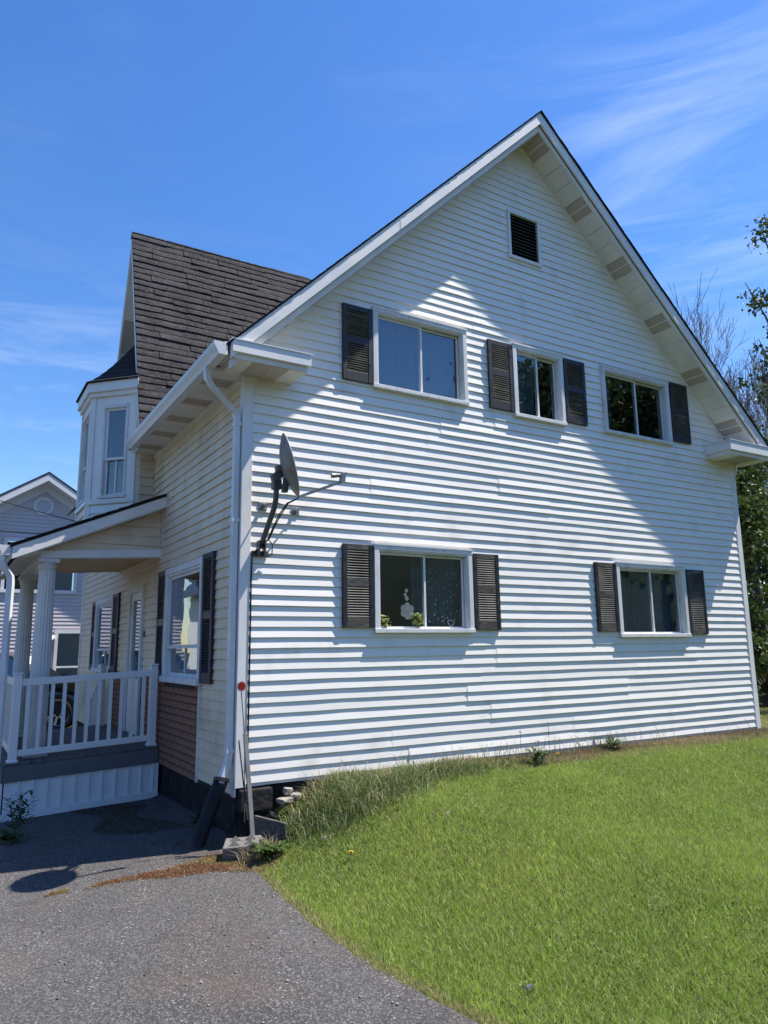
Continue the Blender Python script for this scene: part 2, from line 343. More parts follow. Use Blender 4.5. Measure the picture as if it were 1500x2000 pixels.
M['soil'] = mat('turf_soil', (0.045, 0.058, 0.014), 0.95, c2=(0.034, 0.038, 0.012), scale=6, detail=8, bump=0.6, bscale=60, spec=0.1)
M['hill'] = mat('wooded_hill', (0.034, 0.046, 0.026), 0.95, c2=(0.018, 0.026, 0.015), scale=0.35, detail=8, bump=1.0, bscale=0.6, spec=0.1)

# ------------------------------------------------------------------ terrain
def sstep(a, b, x):
    t = np.clip((x-a)/(b-a), 0, 1); return t*t*(3-2*t)
def zdrive(x, y): return -0.53 + 0.045*np.clip(x, -5, 0.3) - 0.02*np.clip(y, -9, 0)
EY = np.array([-9, -6.0, -4.6, -3.74, -3.27, -2.9, -2.4, -2.06, -1.65, -1.14, -0.65, -0.3, 30]); EX = np.array([0.9, 0.3, -0.05, -0.187, -0.247, -0.272, -0.272, -0.248, -0.21, -0.157, -0.093, -0.03, -0.03])
def edge_x(y): return np.interp(y, EY, EX) + 0.008*np.sin(np.asarray(y)*9.1) + 0.006*np.sin(np.asarray(y)*23.7)
def gz(x, y):
    x = np.asarray(x, float); y = np.asarray(y, float)
    zl = -0.035 + 0.055*np.clip(y, -8, 0) - 0.03*np.clip(x-8.2, 0, 8)
    wd = 1.15 + 0.35*np.clip(-y, 0, 4)
    w = sstep(-0.15, -0.15+wd, x)
    return zdrive(x, y)*(1-w) + zl*w
def gzf(x, y): return float(gz(x, y))

def axis(lo, hi, flo, fhi, fine, far):
    a = list(np.arange(flo, fhi+1e-6, fine)); s = fine; v = fhi
    while v < hi: s = min(s*1.35, far); v += s; a.append(v)
    s = fine; v = flo
    while v > lo: s = min(s*1.35, far); v -= s; a.insert(0, v)
    return np.array(a)
xs = axis(-600, 600, -1.0, 11, 0.16, 60); ys = axis(-600, 600, -6.5, 0.4, 0.16, 60)
X, Y = np.meshgrid(xs, ys, indexing='ij')
Z = gz(X, Y) - 0.012
V = np.stack([X, Y, Z], -1).reshape(-1, 3); ny = len(ys)
I, J = np.meshgrid(np.arange(len(xs)-1), np.arange(ny-1), indexing='ij'); b0 = (I*ny+J).ravel()
F = np.stack([b0, b0+ny, b0+ny+1, b0+1], -1)
kind(npmesh('ground', V, F, M['soil'], smooth=True), 'structure')

# asphalt driveway, ragged right edge
yy = np.arange(-14, 26.01, 0.12); tt = np.linspace(0, 1, 26)
V = []; 
for y in yy:
    ex = float(edge_x(y)) + (rng.uniform(-0.012, 0.012)) if y < -0.3 else (0.35 if y < 2.6 else 0.2)
    if -0.75 < y < -0.3: ex = -0.10 + (y+0.75)/0.45*0.40
    for t in tt:
        x = -9 + (ex+9)*(1-(1-t)**1.6)
        V.append((x, y, gzf(min(x, 0.1), y) + 0.004))
V = np.array(V); nt_ = len(tt)
I, J = np.meshgrid(np.arange(len(yy)-1), np.arange(nt_-1), indexing='ij'); b0 = (I*nt_+J).ravel()
F = np.stack([b0, b0+1, b0+nt_+1, b0+nt_], -1)
kind(npmesh('driveway', V, F, M['asphalt'], smooth=True), 'structure')

# wooded hillside behind the viewer (seen in the window panes)
mb = MB(); n = 60
for i in range(n+1):
    a = R(180 + 200*(i/n) - 10)
    for j, (rr, h) in enumerate(((50, -1.0), (64, 8.0), (88, 15), (135, 22))):
        w = 1 + 0.14*math.sin(i*1.7+j) + 0.1*math.sin(i*0.6)
        mb.v.append((math.cos(a)*rr+3, math.sin(a)*rr, h*w if j else -1.5))
for i in range(n):
    for j in range(3): mb.f.append((i*4+j, (i+1)*4+j, (i+1)*4+j+1, i*4+j+1))
kind(mb.build('hills', M['hill'], smooth=True), 'structure')

# ------------------------------------------------------------------ house constants
ROW = 0.1016
W = 8.0; LEN = 9.2
AX, AZ = 3.883, 8.243          # roof apex at the gable front
SL, SR = 0.995, 0.915          # slopes left and right
def rooftop(x): return AZ - (AX-x)*SL if x < AX else AZ - (x-AX)*SR
def gl(z): return max(0.0, AX - (8.0 - z)/SL) if z > 3.95 else 0.0
def gr(z): return min(W, AX + (8.0 - z)/SR) if z > 3.95 else W

house = thing('house', (0, 0, 0), 'white vinyl sided two storey house with steep gable and black shutters', 'house')

def pos(O, U, N, u, d, z): return (O[0]+U[0]*u+N[0]*d, O[1]+U[1]*u+N[1]*d, O[2]+z)

def strips(ua, ub, za, zb, openings):
    """rectangles of [ua,ub]x[za,zb] that are left outside the openings"""
    cuts = sorted({ua, ub} | {v for o in openings for v in o[:2] if ua < v < ub}); out = []
    for a, b in zip(cuts, cuts[1:]):
        mid = (a+b)/2; zr = [(za, zb)]
        for o in openings:
            if o[0] <= mid <= o[1]:
                nz_ = []
                for p, q in zr:
                    if o[3] <= p or o[2] >= q: nz_.append((p, q)); continue
                    if o[2] > p: nz_.append((p, o[2]))
                    if o[3] < q: nz_.append((o[3], q))
                zr = nz_
        for p, q in zr:
            if q-p > 0.004: out.append((a, b, p, q))
    return out

def siding(parent, O, U, N, z0, z1, ul, ur, openings, mt, row=ROW, lip=0.0175, per=2, seams=None, step=0.33, seed=1, wob=1.0, panel=3.6):
    rg = random.Random(seed); k = 0; z = z0
    while z < z1 - 0.01:
        zt = min(z+row*per, z1); lo, hi = ul(z+0.001), ur(z+0.001)
        if hi-lo < 0.05: break
        br = [lo]; u = lo + rg.uniform(0.35, 1.0)*panel
        while u < hi-0.35: br.append(u); u += panel*rg.choice((1.0, 1.0, 0.72))
        br.append(hi); ph = rg.uniform(0, 6)
        for pi, (a, b) in enumerate(zip(br, br[1:])):
            ov = 0.0020*(pi % 2); a2 = a - (0.028 if pi else 0); mb = MB()
            ph1, ph2, amp = rg.uniform(0, 6), rg.uniform(0, 6), rg.uniform(0.5, 1.6)*wob; lk = 1+0.16*wob*rg.uniform(-1, 1)
            pieces = strips(a2, b, z, zt, openings); last = None
            for (sa, sb, p, q) in pieces:
                if last is not None and sa > last+1e-4 and mb.f:      # an opening cuts the panel: two pieces
                    mb.build('siding_panel', mt, parent); mb = MB()
                last = sb
                for c in range(per):
                    cz = z + c*row; ct = cz+row
                    lo_, hi_ = max(p, cz), min(q, ct+0.004)
                    if hi_-lo_ < 0.004: continue
                    # course profile: lip at the bottom, leaning back upwards
                    prof = []
                    if lo_ <= cz+1e-4: prof += [(cz+0.001, 0.001), (cz, lip*0.93), (cz+0.004, lip)]
                    else: prof.append((lo_, lip*(1-(lo_-cz)/row)+0.0015))
                    prof.append((hi_, max(0.0015, lip*(1-(hi_-cz)/row)+0.0015)))
                    ns = max(1, int(round((sb-sa)/step))); base = len(mb.v); np_ = len(prof)
                    for i in range(ns+1):
                        t = i/ns
                        for (pz, pd) in prof:
                            aa, bb = max(sa, ul(pz)), min(sb, ur(pz))
                            if bb < aa: aa = bb = (max(sa, min(sb, (ul(pz)+ur(pz))/2)))
                            u_ = aa + (bb-aa)*t
                            wv = math.sin(u_*3.1+ph1)*0.5 + math.sin(u_*7.7+ph2)*0.5
                            dd = pd*lk + ov + (0.0010*amp*wv if pd > 0.006 else 0)
                            mb.v.append(pos(O, U, N, u_, dd, pz + 0.0011*amp*math.sin(u_*4.3+ph2+c)))
                    for i in range(ns):
                        for j in range(np_-1):
                            q0 = base+i*np_+j; mb.f.append((q0, q0+np_, q0+np_+1, q0+1))
                    # closed end, seen at seams
            if mb.f: mb.build('siding_panel', mt, parent)
        z = zt; k += 1

def flatwall(name, parent, O, U, N, z0, z1, ul, ur, openings, mt, dz=0.25, d=0.0):
    mb = MB(); zs = sorted({z0, z1} | {v for o in openings for v in o[2:4] if z0 < v < z1} | set(np.arange(z0, z1, dz)))
    for za, zb in zip(zs, zs[1:]):
        if zb-za < 1e-4: continue
        zm = (za+zb)/2; lo, hi = ul(zm), ur(zm)
        if hi-lo < 0.02: continue
        for (a, b, p, q) in strips(lo, hi, za, zb, openings):
            if q-p < 1e-3: continue
            pts = []
            for (u, z) in ((a, p), (b, p), (b, q), (a, q)):
                u = min(max(u, ul(z)), ur(z)); pts.append(pos(O, U, N, u, d, z))
            mb.poly(pts)
    return mb.build(name, mt, parent)

# frames of the walls
G = dict(O=(0, 0, 0), U=(1, 0), N=(0, -1))           # gable wall: u = x
S = dict(O=(0, 0, 0), U=(0, 1), N=(-1, 0))           # porch side wall: u = y
def obx(mb, Fm, u0, u1, d0, d1, z0, z1):
    p = [pos(Fm['O'], Fm['U'], Fm['N'], u, d, z) for z in (z0, z1) for (u, d) in ((u0, d0), (u1, d0), (u1, d1), (u0, d1))]
    return mb.hexa(p)

# openings: u0,u1,z0,z1 (outer casing), shutters listed apart
GW = dict(w1=(1.474, 2.796, 4.061, 5.03), w2=(3.532, 4.404, 4.046, 5.022), w3=(5.145, 6.551, 4.068, 5.037),
          w4=(1.459, 2.763, 1.363, 2.307), w5=(5.156, 6.559, 1.303, 2.289))
def inset(o, k=0.02): return (o[0]+k, o[1]-k, o[2]+k, o[3]-k)
vent_o = (3.574, 4.133, 6.239, 6.932)
g_open = [inset(o) for o in GW.values()] + [inset(vent_o)]
SW = dict(f1=(1.09, 2.60, 0.84, 2.215), f2=(5.90, 7.42, 0.86, 2.11))
door_o = (3.82, 4.70, 0.075, 2.13)
s_open = [inset(o) for o in SW.values()] + [inset(door_o)]

gable_wall = flatwall('gable_wall', house, G['O'], G['U'], G['N'], -0.02, 8.0, gl, gr, g_open, M['interior'])
siding(gable_wall, G['O'], G['U'], G['N'], 0.0, 7.98, lambda z: max(0.085, gl(z)), lambda z: min(W-0.085, gr(z)), g_open, M['vinyl'], seed=3)
# loose bottom edge of the lowest course
mb = MB()
for i in range(30):
    x0 = 0.1+i*0.26; x1 = x0+0.26
    dz0 = 0.006*math.sin(i*1.1); dz1 = 0.006*math.sin((i+1)*1.1)
    mb.quad((x0, -0.004, -0.03+dz0), (x1, -0.004, -0.03+dz1), (x1, -0.004, 0.004), (x0, -0.004, 0.004))
mb.build('starter_strip', M['trim'], gable_wall)

side_wall = flatwall('side_wall', house, S['O'], S['U'], S['N'], -0.15, 3.98, lambda z: 0.0, lambda z: LEN, s_open, M['interior'])
BR0, BR1, BRZ = 1.17, 5.95, 0.90          # brick facing below the windows
brick_o = (BR0-0.02, BR1, -0.3, BRZ)
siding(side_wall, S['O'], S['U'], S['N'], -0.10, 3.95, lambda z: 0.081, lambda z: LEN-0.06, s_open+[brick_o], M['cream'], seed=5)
# back and right walls, seen only from aside
for nm, Fm, ul, ur, z1 in (('back_wall', dict(O=(W, LEN, 0), U=(-1, 0), N=(0, 1)), lambda z: W-gr(z), lambda z: W-gl(z), 8.0),
                       ('far_wall', dict(O=(W, LEN, 0), U=(0, -1), N=(1, 0)), lambda z: 0.0, lambda z: LEN, 4.2)):
    flatwall(nm, house, Fm['O'], Fm['U'], Fm['N'], -0.5, z1, ul, ur, [], M['vinyl'])

# corner posts
mb = MB(); mb.box(-0.022, 0.085, -0.022, 0.0, -0.03, 3.96); mb.box(-0.022, 0.0, 0.0, 0.08, -0.11, 3.96)
mb.build('corner_post', M['trim'], house, bevel=0.004)
mb = MB(); mb.box(W-0.085, W+0.022, -0.022, 0.0, -0.03, 3.98); mb.box(W, W+0.022, 0.0, 0.085, -0.03, 3.98)
mb.build('corner_post', M['trim'], house, bevel=0.004)
mb = MB(); mb.box(-0.022, 0.0, LEN-0.07, LEN+0.02, -0.12, 3.96); mb.build('corner_post', M['trim'], house, bevel=0.004)

# foundation: rough wall under the siding, a block at the corner
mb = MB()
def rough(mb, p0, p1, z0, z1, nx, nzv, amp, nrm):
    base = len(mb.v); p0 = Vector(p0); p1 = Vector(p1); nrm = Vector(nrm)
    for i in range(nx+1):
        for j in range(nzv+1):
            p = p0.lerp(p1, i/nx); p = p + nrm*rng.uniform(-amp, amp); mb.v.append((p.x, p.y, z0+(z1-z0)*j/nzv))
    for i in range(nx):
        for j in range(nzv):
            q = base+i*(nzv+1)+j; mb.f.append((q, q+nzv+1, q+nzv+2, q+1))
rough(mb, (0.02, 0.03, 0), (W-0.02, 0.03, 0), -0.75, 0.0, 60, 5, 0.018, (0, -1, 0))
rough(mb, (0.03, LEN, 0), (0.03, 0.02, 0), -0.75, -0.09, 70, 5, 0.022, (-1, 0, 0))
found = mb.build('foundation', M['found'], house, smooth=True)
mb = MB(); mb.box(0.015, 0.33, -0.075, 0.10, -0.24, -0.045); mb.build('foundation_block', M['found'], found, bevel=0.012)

# ------------------------------------------------------------------ brick facing (individual bricks)
bk = MB(); obx(bk, S, BR0, BR1, 0.0, 0.010, -0.14, BRZ)
# leave the door opening free
bk = MB()
for (a, b, p, q) in strips(BR0, BR1, -0.14, BRZ, [inset(o) for o in list(SW.values())+[door_o]]): obx(bk, S, a, b, 0.0, 0.012, p, q)
brickwall = bk.build('brick_facing', M['mortar'], side_wall)
variants = []
for k in range(6):
    m_ = MB(); L, H, D = 0.201, 0.065, 0.007; j = lambda a: rng.uniform(-a, a)
    m_.hexa([(0, 0, 0+j(.002)), (0, L+j(.004), j(.002)), (-D+j(.003), L-0.004, 0.003+j(.002)), (-D+j(.003), 0.004, 0.003+j(.002)),
             (0, 0, H+j(.002)), (0, L+j(.004), H+j(.002)), (-D+j(.003), L-0.004, H-0.003), (-D+j(.003), 0.004, H-0.003)])
    me = m_.mesh('brick'); me.materials.append(M['brick']); variants.append(me)
nb = 0
zr = -0.135; r_i = 0
doorcut = (door_o[0]-0.05, door_o[1]+0.05)
while zr < BRZ-0.07:
    y = BR0 + (0.0 if r_i % 2 else 0.11) - 0.0
    if r_i % 2 == 0:
        o = bpy.data.objects.new('brick', variants[0]); col.objects.link(o); put(o, brickwall); o.location = (-0.012, BR0, zr); o.scale = (1, 0.48, 1); nb += 1
    while y+0.2 < BR1 and nb < 300:
        skip = (y+0.205 > doorcut[0] and y < doorcut[1]) or (zr+0.06 > SW['f1'][2] and SW['f1'][0]-0.02 < y+0.1 < SW['f1'][1]+0.05) or (zr+0.06 > SW['f2'][2] and y+0.2 > SW['f2'][0])
        if not skip:
            o = bpy.data.objects.new('brick', rng.choice(variants)); col.objects.link(o); put(o, brickwall); o.location = (-0.012, y, zr); nb += 1
        y += 0.216
    zr += 0.0775; r_i += 1
mb = MB(); obx(mb, S, BR0-0.03, BR0-0.005, 0.0, 0.026, -0.14, BRZ+0.05); mb.build('brick_edge_trim', M['trim'], side_wall)

# ------------------------------------------------------------------ windows
def slider_window(name, Fm, o, parent, glaze='dark', curtain=True, split=0.5):
    u0, u1, z0, z1 = o; cw = 0.056; pr = 0.052
    mb = MB()                                              # casing, butted boards
    obx(mb, Fm, u0, u0+cw, 0.0, pr, z0+0.045, z1-cw); obx(mb, Fm, u1-cw, u1, 0.0, pr, z0+0.045, z1-cw)
    obx(mb, Fm, u0-0.004, u1+0.004, 0.0, pr+0.003, z1-cw, z1)
    win = mb.build(name, M['trimold'], parent, bevel=0.003)
    mb = MB(); obx(mb, Fm, u0-0.006, u1+0.006, -0.06, pr+0.012, z0, z0+0.045); mb.build('sill', M['trimold'], win, bevel=0.004)
    mb = MB(); obx(mb, Fm, u0-0.004, u1+0.004, pr+0.0035, pr+0.010, z1-0.012, z1+0.006); mb.build('drip_cap', M['trim'], win)
    a, b, p, q = u0+cw, u1-cw, z0+0.045, z1-cw
    mb = MB()                                              # jamb lining, set back
    obx(mb, Fm, a, a+0.012, -0.09, pr-0.006, p, q); obx(mb, Fm, b-0.012, b, -0.09, pr-0.006, p, q)
    obx(mb, Fm, a+0.012, b-0.012, -0.09, pr-0.006, q-0.014, q)
    # slider tracks
    for dd in (0.022, -0.012): obx(mb, Fm, b-0.020, b-0.012, dd, dd+0.008, p, q-0.014); obx(mb, Fm, a+0.012, b-0.012, dd, dd+0.008, q-0.026, q-0.014)
    mb.build('jamb', M['trimold'], win)
    a += 0.014; b -= 0.022; q -= 0.028; mid = a+(b-a)*split; fw = 0.024
    for i, (sa, sb, dd) in enumerate(((a, mid+0.014, -0.004), (mid-0.014, b, -0.030))):
        mb = MB()
        obx(mb, Fm, sa, sa+fw, dd-0.018, dd, p, q); obx(mb, Fm, sb-fw, sb, dd-0.018, dd, p, q)
        obx(mb, Fm, sa+fw, sb-fw, dd-0.018, dd, p, p+fw); obx(mb, Fm, sa+fw, sb-fw, dd-0.018, dd, q-fw, q)
        mb.build('sash', M['trim'], win)
        mb = MB(); obx(mb, Fm, sa+fw, sb-fw, dd-0.012, dd-0.008, p+fw, q-fw); mb.build('pane', M['glass'], win)
    mb = MB()                                              # dark room behind
    def P(u, d, z): return pos(Fm['O'], Fm['U'], Fm['N'], u, d, z)
    A, B, Pz, Q = u0+0.03, u1-0.03, z0+0.02, z1-0.03; dn, df = -0.095, -0.9
    mb.quad(P(A, df, Pz), P(B, df, Pz), P(B, df, Q), P(A, df, Q))
    for (s, t) in (((A, Pz), (B, Pz)), ((B, Pz), (B, Q)), ((B, Q), (A, Q)), ((A, Q), (A, Pz))):
        mb.quad(P(s[0], dn, s[1]), P(t[0], dn, t[1]), P(t[0], df, t[1]), P(s[0], df, s[1]))
    mb.build('room', M['interior'], win)
    if curtain:
        mb = MB(); n = 46; base = 0; cu0, cu1 = curtain if isinstance(curtain, tuple) else (0.0, 1.0)
        for i in range(n+1):
            u = A + (B-A)*(cu0+(cu1-cu0)*i/n); d = -0.16 + 0.018*math.sin(i*1.9) + 0.008*math.sin(i*0.7)
            mb.v.append(P(u, d, Pz)); mb.v.append(P(u, d, Q))
        for i in range(n): mb.f.append((2*i, 2*i+2, 2*i+3, 2*i+1))
        mb.build('curtain', M['curtain'], win, smooth=True)
    return win
wins = {}
for k, cfg in (('w1', True), ('w2', (0.0, 0.6)), ('w3', (0.0, 0.25)), ('w4', (0.45, 1.0)), ('w5', True)):
    wins[k] = slider_window('window', G, GW[k], house, curtain=cfg, split=0.52)
# stickers on the lower window panes (behind the glass face)
def disc(mb, u, z, r, d, n=10):
    mb.poly([pos(G['O'], G['U'], G['N'], u+r*math.cos(2*math.pi*i/n), d, z+r*math.sin(2*math.pi*i/n)) for i in range(n)])
mb = MB(); cx, cz = 1.90, 1.60; disc(mb, cx, cz, 0.03, -0.0102)
for i in range(6): disc(mb, cx+0.055*math.cos(i*1.047+0.5), cz+0.055*math.sin(i*1.047+0.5), 0.038, -0.0105-0.0002*i)
for (u, z, r) in ((1.895, 1.735, 0.026), (1.875, 1.775, 0.02), (1.892, 1.82, 0.022), (1.99, 1.475, 0.03)): disc(mb, u, z, r, -0.0104)
mb.build('flower_sticker', M['sticker'], wins['w4'])
mb = MB()
for i in range(52): disc(mb, rng.uniform(2.18, 2.60), rng.uniform(1.46, 2.08), rng.uniform(0.0035, 0.0075), -0.0345-0.00005*i, 6)
mb.build('snowflake_sticker', M['flake'], wins['w4'])
mb = MB(); hp = []
for i in range(25):
    t = 2*math.pi*i/24; hp.append((2.50+0.0028*16*math.sin(t)**3, 1.475+0.0028*(13*math.cos(t)-5*math.cos(2*t)-2*math.cos(3*t)-math.cos(4*t))))
for (a, b) in zip(hp, hp[1:]):
    dv = Vector((b[0]-a[0], b[1]-a[1])); 
    if dv.length < 1e-5: continue
    nv = Vector((-dv.y, dv.x)).normalized()*0.004
    mb.quad(*[pos(G['O'], G['U'], G['N'], q[0], -0.0362, q[1]) for q in ((a[0]-nv.x, a[1]-nv.y), (b[0]-nv.x, b[1]-nv.y), (b[0]+nv.x, b[1]+nv.y), (a[0]+nv.x, a[1]+nv.y))])
mb.build('heart_sticker', M['flake'], wins['w4'])

# ------------------------------------------------------------------ shutters
def shutter(Fm, u0, u1, z0, z1, mt, mtf, tilt=0.0, label=None):
    """louvred shutter: stiles, rails, separate louvre set"""
    sw = 0.052; dp = 0.032; d0 = 0.0155; H = z1-z0; n = len
    rails = [(z0, z0+0.105), (z0+H*0.485, z0+H*0.485+0.085), (z1-0.06, z1)]
    mb = MB()
    obx(mb, Fm, u0, u0+sw, d0, d0+dp, z0, z1); obx(mb, Fm, u1-sw, u1, d0, d0+dp, z0, z1)
    sh = mb.build('shutter', mt, house, bevel=0.003)
    if label: sh['label'] = label
    for (a, b) in rails:
        mb = MB(); obx(mb, Fm, u0+sw, u1-sw, d0, d0+dp-0.004, a, b); mb.build('rail', mtf, sh, bevel=0.002)
    mb = MB(); obx(mb, Fm, u0+sw, u1-sw, d0, d0+0.003, z0+0.02, z1-0.02); mb.build('backing', mt, sh)
    mb = MB()
    for (a, b) in ((rails[0][1], rails[1][0]), (rails[1][1], rails[2][0])):
        k = int(round((b-a)/0.0265)); 
        for i in range(k):
            za = a+(i+0.15)*(b-a)/k
            p = [pos(Fm['O'], Fm['U'], Fm['N'], u, d, z) for (u, d, z) in
                 ((u0+sw, d0+dp-0.006, za), (u1-sw, d0+dp-0.006, za), (u1-sw, d0+0.006, za+0.020), (u0+sw, d0+0.006, za+0.020),
                  (u0+sw, d0+dp-0.003, za+0.006), (u1-sw, d0+dp-0.003, za+0.006), (u1-sw, d0+0.006, za+0.026), (u0+sw, d0+0.006, za+0.026))]
            mb.hexa(p)
    kind(mb.build('louvres', M['louvre'] if mt is M['shutter'] else mt, sh), 'stuff')
    mb = MB()
    for u in (u0+sw*0.5, u1-sw*0.5):
        for z in (z0+0.22, z1-0.16): obx(mb, Fm, u-0.007, u+0.007, d0+dp-0.002, d0+dp+0.004, z-0.007, z+0.007)
    mb.build('screw', M['blackplastic'], sh)
    return sh
for (a, b, c, d, f_) in ((1.093, 1.466, 4.096, 4.98, 0), (3.137, 3.523, 4.10, 4.998, 0), (4.428, 4.815, 4.109, 5.002, 0), (6.578, 6.985, 4.146, 5.052, 0),
                     (1.082, 1.452, 1.418, 2.286, 1), (2.785, 3.160, 1.393, 2.274, 1), (4.765, 5.150, 1.377, 2.267, 1), (6.576, 6.975, 1.334, 2.249, 1)):
    shutter(G, a, b, c, d, M['shutter'], M['shutterb'] if f_ else M['shutter'])
for (a, b, c, d) in ((0.72, 1.08, 0.87, 2.235), (2.61, 2.99, 0.87, 2.21), (5.47, 5.885, 0.88, 2.13), (7.43, 7.80, 0.88, 2.10)):
    shutter(S, a, b, c, d, M['shutterfront'], M['shutterfront'])

# ------------------------------------------------------------------ gable vent
u0, u1, z0, z1 = vent_o; mb = MB()
obx(mb, G, u0, u0+0.04, 0, 0.04, z0+0.04, z1-0.04); obx(mb, G, u1-0.04, u1, 0, 0.04, z0+0.04, z1-0.04); obx(mb, G, u0, u1, 0, 0.042, z1-0.04, z1); obx(mb, G, u0-0.01, u1+0.01, 0, 0.046, z0, z0+0.04)
gv = mb.build('gable_vent', M['trim'], house, bevel=0.003)
mb = MB(); obx(mb, G, u0+0.03, u1-0.03, -0.12, -0.10, z0+0.03, z1-0.03); mb.build('vent_screen', M['interior'], gv)
for i in range(12):
    z = z0+0.05+i*(z1-z0-0.10)/12; mb = MB()
    mb.hexa([pos(G['O'], G['U'], G['N'], u, d, zz) for (u, d, zz) in ((u0+0.04, 0.026, z), (u1-0.04, 0.026, z), (u1-0.04, -0.035, z+0.05), (u0+0.04, -0.035, z+0.05),
             (u0+0.04, 0.028, z+0.007), (u1-0.04, 0.028, z+0.007), (u1-0.04, -0.035, z+0.057), (u0+0.04, -0.035, z+0.057))])
    mb.build('vent_slat', M['ventdark'], gv)

# ------------------------------------------------------------------ front windows and door (side wall)
def hung_window(name, Fm, o, parent, meet=0.28, split_low=True, lined=True):
    u0, u1, z0, z1 = o; cw = 0.075; pr = 0.05; mb = MB()
    obx(mb, Fm, u0, u0+cw, 0.0, pr, z0+0.07, z1-cw); obx(mb, Fm, u1-cw, u1, 0.0, pr, z0+0.07, z1-cw); obx(mb, Fm, u0-0.01, u1+0.01, 0.0, pr+0.004, z1-cw, z1)
    win = mb.build(name, M['trimold'], parent, bevel=0.003)
    mb = MB(); obx(mb, Fm, u0-0.02, u1+0.02, -0.06, pr+0.025, z0, z0+0.07); mb.build('sill', M['trimold'], win, bevel=0.004)
    a, b, p, q = u0+cw, u1-cw, z0+0.07, z1-cw; zm = p+(q-p)*meet
    mb = MB(); obx(mb, Fm, a, a+0.03, -0.08, pr-0.01, p, q); obx(mb, Fm, b-0.03, b, -0.08, pr-0.01, p, q); obx(mb, Fm, a+0.03, b-0.03, -0.08, pr-0.01, q-0.03, q)
    mb.build('jamb', M['trimold'], win)
    a += 0.03; b -= 0.03; q -= 0.03; fw = 0.04
    for (pa, qa, dd) in ((zm-0.02, q, 0.015), (p, zm+0.02, -0.012)):
        mb = MB(); obx(mb, Fm, a, a+fw, dd-0.025, dd, pa, qa); obx(mb, Fm, b-fw, b, dd-0.025, dd, pa, qa); obx(mb, Fm, a+fw, b-fw, dd-0.025, dd, pa, pa+fw); obx(mb, Fm, a+fw, b-fw, dd-0.025, dd, qa-fw, qa)
        if dd < 0 and split_low: obx(mb, Fm, (a+b)/2-0.014, (a+b)/2+0.014, dd-0.025, dd, pa+fw, qa-fw)
        mb.build('sash', M['trimold'], win)
        mb = MB(); obx(mb, Fm, a+fw, b-fw, dd-0.016, dd-0.012, pa+fw, qa-fw); mb.build('pane', M['glass'], win)
    mb = MB(); P = lambda u, d, z: pos(Fm['O'], Fm['U'], Fm['N'], u, d, z)
    A, B, Pz, Q = u0+0.04, u1-0.04, z0+0.03, z1-0.03; dn, df = -0.085, (-0.7 if lined else -0.25)
    mb.quad(P(A, df, Pz), P(B, df, Pz), P(B, df, Q), P(A, df, Q))
    for (s, t) in (((A, Pz), (B, Pz)), ((B, Pz), (B, Q)), ((B, Q), (A, Q)), ((A, Q), (A, Pz))): mb.quad(P(s[0], dn, s[1]), P(t[0], dn, t[1]), P(t[0], df, t[1]), P(s[0], df, s[1]))
    mb.build('room', M['interior'], win)
    mb = MB(); n = 30
    for i in range(n+1):
        u = A+(B-A)*i/n; d = -0.17+0.016*math.sin(i*1.8); mb.v += [P(u, d, Pz), P(u, d, p+(q-p)*meet)]
    for i in range(n): mb.f.append((2*i, 2*i+2, 2*i+3, 2*i+1))
    mb.build('cafe_curtain', M['curtain'], win, smooth=True)
    return win
hung_window('window', S, SW['f1'], house)
hung_window('window', S, SW['f2'], house)
u0, u1, z0, z1 = door_o; mb = MB()
obx(mb, S, u0, u0+0.09, 0, 0.045, z0, z1-0.09); obx(mb, S, u1-0.09, u1, 0, 0.045, z0, z1-0.09); obx(mb, S, u0, u1, 0, 0.048, z1-0.09, z1)
mb.build('door_frame', M['trimold'], house, bevel=0.003)
mb = MB(); a, b = u0+0.09, u1-0.09
obx(mb, S, a, a+0.10, -0.03, 0.02, z0, z1-0.09); obx(mb, S, b-0.10, b, -0.03, 0.02, z0, z1-0.09); obx(mb, S, a+0.1, b-0.1, -0.03, 0.02, z0, z0+0.75); obx(mb, S, a+0.1, b-0.1, -0.03, 0.02, z1-0.20, z1-0.09)
door = mb.build('door', M['trim'], house, bevel=0.003)
mb = MB(); obx(mb, S, a+0.1, b-0.1, -0.012, -0.006, z0+0.75, z1-0.20); mb.build('pane', M['glass'], door)
mb = MB(); obx(mb, S, a+0.08, b-0.08, -0.12, -0.10, z0+0.70, z1-0.15); mb.build('inner_panel', M['interior'], door)
mb = MB(); obx(mb, S, a+0.03, a+0.055, 0.02, 0.045, 1.02, 1.14); mb.build('handle', M['blackplastic'], door)
mb = MB(); obx(mb, S, a-0.20, a-0.165, 0.018, 0.034, 1.40, 1.48); mb.build('doorbell', M['blackplastic'], house)

# ------------------------------------------------------------------ main roof
Y0, Y1 = -0.43, LEN+0.43
def zsof(x): return rooftop(x) - 0.243
def slab(name, pts, th, mt, parent):          # thin roof slab from a polygon, thickness downwards
    return MB().prism([(p[0], p[1], p[2]-th) for p in pts], (0, 0, th)).build(name, mt, parent)
XL, XR = -0.36, 8.36
left = slab('roof', [(XL, Y0-0.012, rooftop(XL)), (AX, Y0-0.012, AZ), (AX, Y1, AZ), (XL, Y1, rooftop(XL))], 0.016, M['shingleb'], house)
slab('roof', [(AX, Y0-0.012, AZ), (XR, Y0-0.012, rooftop(XR)), (XR, Y1, rooftop(XR)), (AX, Y1, AZ)], 0.016, M['shingleb'], house)
